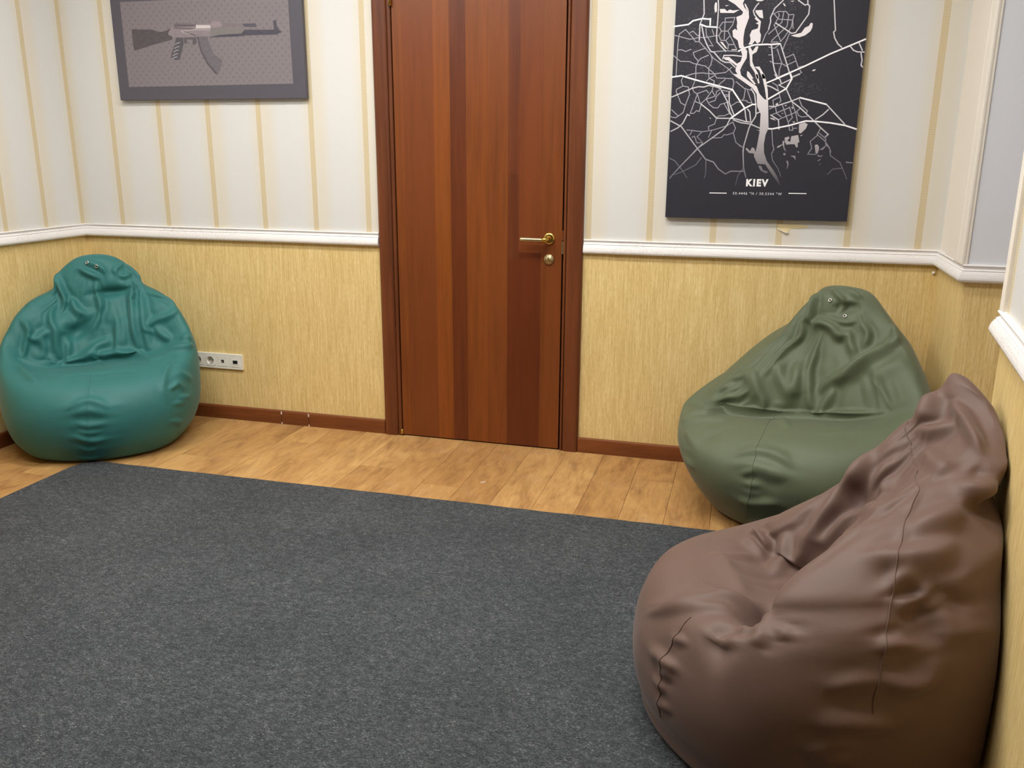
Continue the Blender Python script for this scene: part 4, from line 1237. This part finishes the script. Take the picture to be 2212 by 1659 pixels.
GREEN_S = [
 ('b', 30, -14, [(0.06,0.8495),(0.0556,0.8085)]),
 ('r', 8, 9, [(0.8856,0.9637),(1.0422,0.8595),(1.0167,0.7953)]),
 ('v', 8, -13, [(0.9622,0.803),(1.0167,0.7897),(1.0544,0.7797),(1.0911,0.7886)]),
 ('v', 14, -22, [(0.9522,0.7443),(0.9567,0.7698),(1.01,0.7631),(1.0378,0.7388),(1.0489,0.7687)]),
 ('v', 14, -16, [(0.82,0.8695),(0.8844,0.8063),(0.9422,0.7498)]),
 ('v', 12, -10, [(0.8678,0.7986),(0.8978,0.762),(0.9156,0.7266),(0.9011,0.7033)]),
 ('r', 11, 12, [(0.0589,0.7676),(0.06,0.7199),(0.08,0.6989)]),
 ('v', 11, -12, [(0.0944,0.7786),(0.1122,0.7498),(0.08,0.7033)]),
 ('v', 22, -28, [(0.2311,0.7343),(0.1667,0.6989),(0.1167,0.68),(0.0844,0.6557),(0.0644,0.6357),(0.0467,0.618)]),
 ('v', 14, -18, [(0.0467,0.6113),(0.0311,0.5881),(0.0178,0.5382)]),
 ('r', 9, 10, [(0.0444,0.6213),(0.0756,0.6401)]),
 ('v', 18, -22, [(0.14,0.6911),(0.1044,0.6745),(0.0778,0.6568),(0.0533,0.639),(0.03,0.6235),(0.0022,0.5992)]),
 ('v', 12, -16, [(0.9778,0.7166),(0.98,0.6845),(0.9811,0.6546),(0.9944,0.6058),(1.01,0.5371)]),
 ('r', 24, 15, [(0.9511,0.6745),(0.9656,0.6213),(0.9722,0.5892)]),
 ('v', 16, -14, [(0.9089,0.6634),(0.9433,0.6191),(0.9722,0.5803)]),
 ('v', 10, -9, [(0.9322,0.7288),(0.9033,0.6955),(0.8956,0.6579)]),
 ('v', 12, -18, [(0.8356,0.6501),(0.8922,0.6158),(0.9256,0.5704),(0.9311,0.5205)]),
 ('r', 14, 10, [(0.8233,0.6413),(0.8878,0.6069),(0.9144,0.567)]),
 ('v', 9, -7, [(0.7978,0.6158),(0.8522,0.6269)]),
 ('v', 10, -9, [(0.8122,0.5582),(0.8711,0.5792),(0.8922,0.6003)]),
 ('v', 9, -7, [(0.7978,0.5936),(0.8344,0.6069)]),
 ('r', 10, 7, [(0.8289,0.5859),(0.8622,0.6003)]),
 ('v', 9, -8, [(0.8156,0.4972),(0.8622,0.5172),(0.9044,0.5704)]),
 ('v', 12, -16, [(0.8456,0.361),(0.8567,0.3953),(0.8811,0.4119),(0.8522,0.4994),(0.8822,0.5039),(0.9067,0.5116),(0.9289,0.5161),(0.9489,0.5205),(0.9889,0.5138),(1.0289,0.5238),(1.05,0.5327),(1.0711,0.5393),(1.0922,0.5427),(1.1167,0.5415),(1.1467,0.5316)]),
 ('r', 30, 5, [(0.0956,0.639),(0.1311,0.649),(0.1744,0.6568),(0.2544,0.6346)]),
 ('v', 10, -10, [(0.2644,0.7465),(0.23,0.7088),(0.1733,0.6978)]),
 ('v', 9, -8, [(0.2756,0.7033),(0.1889,0.6978)]),
 ('v', 16, -18, [(0.9678,0.3),(0.9878,0.3233),(1.0067,0.3299),(1.0278,0.3222),(1.0467,0.2989)]),
 ('r', 22, 12, [(0.97,0.2878),(1.0033,0.2934),(1.0244,0.2878),(1.0444,0.2823)]),
 ('v', 9, -8, [(0.9844,0.351),(0.9978,0.3521)]),
 ('v', 12, -12, [(0.9589,0.5061),(0.9978,0.4263),(1.0156,0.4053)]),
 ('v', 8, -6, [(0.9822,0.4008),(0.9889,0.4252)]),
 ('v', 9, -9, [(0.9833,0.2646),(1.0022,0.2801)]),
 ('v', 10, -10, [(0.99,0.2446),(1.0122,0.2491)]),
 ('v', 14, -13, [(0.9767,0.1926),(1.0078,0.2014),(1.0356,0.2147)]),
 ('r', 10, 6, [(0.9844,0.2169),(1.0167,0.2291)]),
 ('v', 8, -6, [(0.9756,0.115),(1.0167,0.1593)]),
 ('v', 14, -7, [(0.8767,0.3299),(0.91,0.2967)]),
 ('v', 14, -8, [(0.8811,0.2446),(0.91,0.2313)]),
 ('b', 40, -6, [(0.9211,0.3576),(0.9389,0.3443)]),
 ('v', 12, -6, [(0.0367,0.4064),(0.0578,0.402),(0.0767,0.4119),(0.0978,0.4208),(0.1222,0.4274)]),
 ('v', 10, -8, [(0.1189,0.936),(0.1356,0.8872),(0.1633,0.8673)]),
 ('v', 14, -24, [(0.8522,0.3277),(0.8456,0.361),(0.86,0.3942),(0.88,0.4208),(0.8589,0.4994),(0.8944,0.5105),(0.9233,0.5172),(0.9444,0.5183),(0.9644,0.5183)]),
 ('r', 14, 12, [(0.8522,0.3277),(0.8533,0.3488),(0.8967,0.3875),(0.9178,0.4008),(0.9333,0.4152)]),
]
GREEN_SEAMS = [([(0.9511, 0.505), (0.9833, 0.3931), (0.9911, 0.3488), (0.9967, 0.3133), (1.0, 0.2734), (0.9989, 0.238), (0.9944, 0.2003), (0.9822, 0.1538)], 0.0013000000000000002), ([(0.11, 0.6335), (0.1267, 0.598), (0.1456, 0.5371)], 0.0012)]
GREEN_EYES = [(0.98, 0.8518), (0.05, 0.8019)]
BROWN_S = [
 ('v', 13, -16, [(0.0456,0.4008),(0.0478,0.4352),(0.06,0.4585),(0.1167,0.4862),(0.14,0.4429)]),
 ('b', 24, -50, [(0.0544,0.4551),(0.0711,0.4673),(0.1267,0.4817)]),
 ('v', 14, -22, [(0.9722,0.2901),(1.0067,0.3366),(1.0267,0.3709),(1.0333,0.3887),(1.0367,0.4064),(1.04,0.4252),(1.0422,0.4441),(1.06,0.4717)]),
 ('r', 11, 18, [(0.9778,0.2779),(1.0089,0.32),(1.0344,0.3587),(1.0456,0.3798),(1.0533,0.402),(1.0611,0.4274),(1.0667,0.4529)]),
 ('v', 10, -8, [(0.0944,0.4385),(0.12,0.4075)]),
 ('v', 14, -10, [(0.1389,0.433),(0.1333,0.3731)]),
 ('v', 12, -7, [(0.1511,0.4562),(0.1611,0.4086)]),
 ('r', 14, 7, [(0.1178,0.4573),(0.1344,0.423)]),
 ('v', 14, -12, [(0.9867,0.3898),(1.0122,0.4031),(1.0356,0.4197),(1.0467,0.4441)]),
 ('r', 13, 10, [(0.9067,0.423),(0.9433,0.4308),(0.9767,0.4341),(1.0078,0.4363),(1.0367,0.4429)]),
 ('v', 10, -8, [(0.9222,0.4341),(0.9633,0.4374)]),
 ('v', 12, -14, [(0.8189,0.4928),(0.8789,0.5216),(0.9167,0.4972)]),
 ('r', 10, 10, [(0.8467,0.485),(0.9033,0.4895),(0.9422,0.474)]),
 ('v', 18, -16, [(0.9067,0.5914),(0.9289,0.5438),(0.9444,0.4939),(0.9822,0.4684)]),
 ('r', 14, 11, [(0.9078,0.6102),(0.9389,0.5726),(0.9544,0.5006)]),
 ('v', 12, -10, [(0.92,0.6169),(0.9467,0.5803),(0.9556,0.5449)]),
 ('v', 20, -18, [(0.8478,0.7454),(0.86,0.7299),(0.8878,0.7144),(0.9011,0.6967),(0.91,0.68),(0.9222,0.6568),(0.9322,0.6324),(0.94,0.6136),(0.9467,0.5947),(0.9522,0.5715),(0.9544,0.5327)]),
 ('b', 36, -14, [(0.9467,0.6889),(0.9444,0.6745),(0.9422,0.659)]),
 ('r', 11, 13, [(0.9756,0.7166),(0.9989,0.6978),(1.0889,0.7044)]),
 ('v', 12, -10, [(0.9411,0.7332),(0.9556,0.7155),(0.9556,0.6911)]),
 ('r', 16, 9, [(0.1311,0.7277),(0.1156,0.7144),(0.1011,0.7),(-0.0056,0.6601),(-0.0256,0.6457),(-0.03,0.6269),(-0.0344,0.6091),(-0.0378,0.5881),(-0.0411,0.5615),(-0.0433,0.5183),(-0.0267,0.4873),(0.0044,0.4706),(0.0367,0.4662)]),
 ('v', 22, -12, [(0.7889,0.8473),(0.88,0.823),(0.9189,0.7975)]),
 ('v', 16, -11, [(0.9256,0.7853),(0.9956,0.7964),(1.0222,0.8407)]),
 ('v', 18, -9, [(0.99,0.7587),(1.0889,0.7809),(1.1433,0.7986)]),
 ('v', 18, -16, [(0.1722,0.7809),(0.26,0.7532),(0.2756,0.7953)]),
 ('r', 12, 24, [(0.9167,0.8706),(0.9878,0.8551),(1.0556,0.8573),(1.1044,0.8584),(1.1544,0.8462)]),
 ('v', 22, -11, [(0.1722,0.6401),(0.1889,0.6346),(0.2044,0.6291),(0.22,0.6213),(0.2378,0.6224),(0.2611,0.6202),(0.2767,0.6291),(0.2944,0.6368)]),
 ('r', 20, 8, [(0.2011,0.6734),(0.2144,0.6822),(0.2322,0.69),(0.2544,0.6955),(0.2844,0.7)]),
 ('v', 14, -12, [(0.22,0.5637),(0.2311,0.5892),(0.2589,0.5648)]),
 ('v', 16, -9, [(0.2589,0.5792),(0.2644,0.515),(0.2767,0.4319)]),
 ('v', 14, -8, [(0.2322,0.5006),(0.2433,0.5127),(0.2567,0.5227)]),
 ('v', 12, -9, [(0.2256,0.3765),(0.2367,0.3997),(0.2544,0.3864)]),
 ('v', 12, -8, [(0.1878,0.3133),(0.1978,0.32),(0.2089,0.3266),(0.2244,0.331)]),
 ('v', 16, -8, [(0.2244,0.3333),(0.2367,0.3244),(0.25,0.3155),(0.2622,0.3211),(0.2733,0.3266)]),
 ('r', 14, 5, [(0.23,0.3122),(0.2456,0.32),(0.2611,0.3255),(0.27,0.341),(0.2789,0.3565)]),
 ('v', 20, -8, [(0.18,0.259),(0.1878,0.2624),(0.1967,0.2646),(0.2056,0.2679),(0.2167,0.2657),(0.2289,0.2635),(0.2422,0.2601)]),
 ('v', 15, -7, [(0.1778,0.218),(0.1889,0.228),(0.2,0.2369),(0.2178,0.2313)]),
 ('v', 14, -8, [(0.1889,0.2047),(0.2,0.2125),(0.2111,0.218)]),
 ('v', 10, -11, [(0.02,0.2513),(0.0389,0.2635),(0.0544,0.2668)]),
 ('v', 9, -9, [(0.0378,0.2402),(0.0589,0.2535)]),
 ('v', 8, -7, [(0.0411,0.3022),(0.0633,0.3178)]),
 ('r', 9, 8, [(0.0378,0.2535),(0.0611,0.2723)]),
 ('v', 9, -9, [(0.0344,0.2236),(0.0544,0.2247)]),
 ('v', 9, -6, [(0.0411,0.1881),(0.0633,0.2025)]),
 ('b', 40, -8, [(0.0789,0.3421),(0.0978,0.3521),(0.1144,0.3576)]),
 ('v', 14, -8, [(0.1122,0.3909),(0.0989,0.341)]),
 ('b', 60, -10, [(0.2789,0.5648),(0.2756,0.526),(0.2733,0.485),(0.2711,0.4496),(0.2756,0.4031),(0.2767,0.3665)]),
 ('b', 50, 8, [(0.2911,0.4562),(0.2944,0.4086),(0.2944,0.372)]),
 ('v', 14, -7, [(0.2789,0.5504),(0.2811,0.4862),(0.2833,0.4319),(0.2833,0.3898),(0.2833,0.3554)]),
]
BROWN_SEAMS = [([(0.8578, 0.793), (0.94, 0.7676), (0.9878, 0.7465), (1.06, 0.7465), (1.1311, 0.7476), (1.1622, 0.7199), (1.1833, 0.6911), (1.2044, 0.659), (1.2156, 0.6269), (1.2222, 0.5947), (1.2267, 0.5537), (1.2289, 0.4972), (1.2311, 0.4474), (1.2311, 0.402), (1.2278, 0.3576), (1.2244, 0.3277), (1.2211, 0.3045), (1.22, 0.2812)], 0.0015), ([(0.0489, 0.3543), (0.0467, 0.3133), (0.0433, 0.2734), (0.0456, 0.2369), (0.0467, 0.2147), (0.0444, 0.187), (0.0456, 0.166)], 0.0015)]
BROWN_EYES = []

# spare cloth: across the panels, up the panels
TEAL_K = ([(0.0, 0.66, 0.24, 0.16, 0.10)], [(0.0, 0.66, 0.22, 0.16, 0.06), (0.0, 0.24, 0.05, 0.10, 0.04)])
GREEN_K = ([(-0.02, 0.66, 0.19, 0.16, 0.10)], [(-0.02, 0.66, 0.18, 0.16, 0.06), (0.0, 0.24, 0.05, 0.10, 0.04)])
BROWN_K = ([(0.0, 0.62, 0.16, 0.20, 0.09)], [(0.0, 0.62, 0.16, 0.2, 0.06), (0.02, 0.24, 0.05, 0.10, 0.04), (0.25, 0.4, 0.06, 0.25, 0.03)])

TEAL = Bag([
    ring((0.29, 0.0), (-0.28, 0.0), (0.0, 0.0), 0.28),
    ring((0.375, 0.055), (-0.36, 0.06), (0.0, 0.06), 0.375),
    ring((0.415, 0.16), (-0.39, 0.18), (0.0, 0.17), 0.425, 0.41),
    ring((0.40, 0.27), (-0.39, 0.33), (0.0, 0.30), 0.435, 0.415),
    ring((0.32, 0.345), (-0.385, 0.45), (0.0, 0.41), 0.43, 0.41),
    ring((0.16, 0.375), (-0.375, 0.52), (0.0, 0.485), 0.41, 0.39, fr=(0.12, 0.28, 0.40), fl=(0.12, -0.28, 0.39)),
    ring((-0.01, 0.370), (-0.365, 0.57), (-0.03, 0.54), 0.385, 0.36, fr=(0.02, 0.26, 0.415), fl=(0.02, -0.26, 0.39)),
    ring((-0.04, 0.41), (-0.36, 0.62), (-0.06, 0.59), 0.355, 0.33, fr=(-0.01, 0.25, 0.46), fl=(-0.01, -0.25, 0.44)),
    ring((-0.09, 0.52), (-0.35, 0.67), (-0.11, 0.645), 0.30, 0.275, fr=(-0.06, 0.21, 0.57), fl=(-0.06, -0.21, 0.55)),
    ring((-0.13, 0.62), (-0.34, 0.72), (-0.17, 0.685), 0.22, 0.195),
    ring((-0.15, 0.71), (-0.33, 0.77), (-0.21, 0.745), 0.18, 0.175),
    ring((-0.17, 0.785), (-0.31, 0.815), (-0.23, 0.80), 0.13, 0.125),
    ring((-0.20, 0.83), (-0.28, 0.84), (-0.24, 0.835), 0.07),
], (-0.24, 0, 0.845))
GREEN = Bag([
    ring((0.255, 0.0), (-0.26, 0.0), (0.0, 0.0), 0.25, 0.25),
    ring((0.345, 0.07), (-0.35, 0.06), (0.0, 0.065), 0.36, 0.345),
    ring((0.41, 0.18), (-0.39, 0.18), (0.0, 0.19), 0.43, 0.42),
    ring((0.405, 0.28), (-0.39, 0.33), (0.0, 0.32), 0.445, 0.455, Sl=(0.02, 0.27)),
    ring((0.32, 0.36), (-0.385, 0.45), (0.02, 0.42), 0.445, 0.475, Sl=(0.03, 0.325), fl=(0.23, -0.34, 0.335)),
    ring((0.16, 0.385), (-0.375, 0.52), (0.02, 0.475), 0.43, 0.478, Sl=(0.02, 0.352), fr=(0.12, 0.30, 0.42), fl=(0.13, -0.32, 0.355)),
    ring((-0.01, 0.365), (-0.365, 0.58), (-0.01, 0.52), 0.405, 0.428, Sl=(0.0, 0.362), fr=(0.02, 0.28, 0.43), fl=(0.03, -0.28, 0.335)),
    ring((-0.04, 0.405), (-0.36, 0.62), (-0.04, 0.56), 0.375, 0.412, Sl=(-0.03, 0.392), fr=(-0.01, 0.27, 0.475), fl=(0.0, -0.27, 0.395)),
    ring((-0.09, 0.52), (-0.35, 0.68), (-0.10, 0.625), 0.32, 0.315, Sl=(-0.10, 0.515), fr=(-0.06, 0.22, 0.57), fl=(-0.06, -0.21, 0.51)),
    ring((-0.14, 0.63), (-0.34, 0.73), (-0.17, 0.695), 0.245, 0.205, Sl=(-0.17, 0.625)),
    ring((-0.17, 0.72), (-0.33, 0.78), (-0.22, 0.755), 0.18, 0.135, Sl=(-0.22,0.74)),
    ring((-0.19, 0.795), (-0.31, 0.825), (-0.25, 0.81), 0.12, 0.085),
    ring((-0.22, 0.825), (-0.29, 0.835), (-0.255, 0.83), 0.055),
], (-0.257, 0, 0.838))
BROWN = Bag([
    ring((0.34, 0.0), (-0.32, 0.0), (0.0, 0.0), 0.34, 0.30),
    ring((0.395, 0.065), (-0.37, 0.06), (0.0, 0.06), 0.39, 0.35, br=(-0.26, 0.33, 0.06)),
    ring((0.415, 0.165), (-0.39, 0.18), (0.0, 0.18), 0.41, 0.365, br=(-0.275, 0.35, 0.18)),
    ring((0.395, 0.265), (-0.39, 0.33), (0.0, 0.30), 0.415, 0.36, br=(-0.265, 0.355, 0.32)),
    ring((0.335, 0.335), (-0.385, 0.43), (0.01, 0.395), 0.405, 0.33, Sl=(0.02, 0.34), br=(-0.26, 0.335, 0.42), fr=(0.285, 0.27, 0.355)),
    ring((0.20, 0.355), (-0.375, 0.50), (0.01, 0.45), 0.39, 0.30, Sl=(0.01, 0.37), fr=(0.25, 0.25, 0.385), fl=(0.16, -0.22, 0.355)),
    ring((0.02, 0.335), (-0.365, 0.55), (-0.01, 0.49), 0.37, 0.265, Sl=(-0.02, 0.39), fr=(0.215, 0.228, 0.412), fl=(0.06, -0.20, 0.36)),
    ring((-0.02, 0.38), (-0.36, 0.585), (-0.03, 0.525), 0.35, 0.245, Sl=(-0.06, 0.43), fr=(0.18, 0.226, 0.455), fl=(0.02, -0.185, 0.40)),
    [(-0.09, 0, 0.48), (0.075, 0.205, 0.53), (-0.08, 0.295, 0.58), (-0.27, 0.21, 0.60), (-0.36, 0, 0.605), (-0.29, -0.15, 0.57), (-0.15, -0.195, 0.50), (-0.06, -0.14, 0.485)],
    [(-0.18, 0, 0.59), (-0.07, 0.165, 0.605), (-0.17, 0.235, 0.63), (-0.30, 0.16, 0.625), (-0.35, 0, 0.63), (-0.32, -0.12, 0.63), (-0.22, -0.155, 0.59), (-0.15, -0.11, 0.59)],
    [(-0.26, 0, 0.69), (-0.19, 0.145, 0.67), (-0.25, 0.205, 0.665), (-0.34, 0.15, 0.65), (-0.37, 0.02, 0.68), (-0.35, -0.10, 0.705), (-0.28, -0.13, 0.695), (-0.24, -0.09, 0.69)],
    [(-0.31, 0.02, 0.75), (-0.27, 0.14, 0.715), (-0.31, 0.195, 0.695), (-0.365, 0.14, 0.685), (-0.40, 0.03, 0.73), (-0.39, -0.07, 0.775), (-0.34, -0.105, 0.785), (-0.31, -0.07, 0.77)],
    [(-0.345, 0.03, 0.775), (-0.325, 0.11, 0.735), (-0.34, 0.165, 0.708), (-0.355, 0.11, 0.725), (-0.37, 0.03, 0.775), (-0.37, -0.06, 0.81), (-0.35, -0.085, 0.82), (-0.335, -0.05, 0.805)],
], (-0.352, 0.03, 0.785))
WALLS = [((-1, 0, 0), 3.262 - 0.006), ((0, 1, 0), 3.704 - 0.006)]
nw = (1.98 / 1.9926, -0.224 / 1.9926, 0.0)           # outward into the near right wall
OFFW = 0.60 * nw[0] + 2.28 * nw[1] - 0.006
bag, at = make_bag('beanbag_chair', TEAL, (-2.875, 3.25, 0.0), (0.53, -0.81), M['teal'],
         'teal green beanbag chair slumped in the left corner beside the wall sockets', TEAL_S, TEAL_SEAMS, limits=WALLS, seed=1, slack=TEAL_K, bend=(0.08, 0.022), amp=(1.9, 1.3))
for u, v in TEAL_EYES:
    eyelet(bag, at, u, v, 0.0085)
bag, at = make_bag('beanbag_chair', GREEN, (0.24, 3.275, 0.0), (-0.42, -0.91), M['green'],
         'olive green beanbag chair under the city map against the wall', GREEN_S, GREEN_SEAMS, limits=[((0, 1, 0), 3.704 - 0.006), ((1, 0, 0), 0.708)], seed=5, slack=GREEN_K)
for u, v in GREEN_EYES:
    eyelet(bag, at, u, v, 0.0075)
make_bag('beanbag_chair', BROWN, (0.20, 1.97, 0.0063), (-0.92, -0.39), M['brown'],
         'brown beanbag chair in the foreground leaning on the right wall', BROWN_S, BROWN_SEAMS, limits=[(nw, OFFW)], seed=9, slack=BROWN_K)
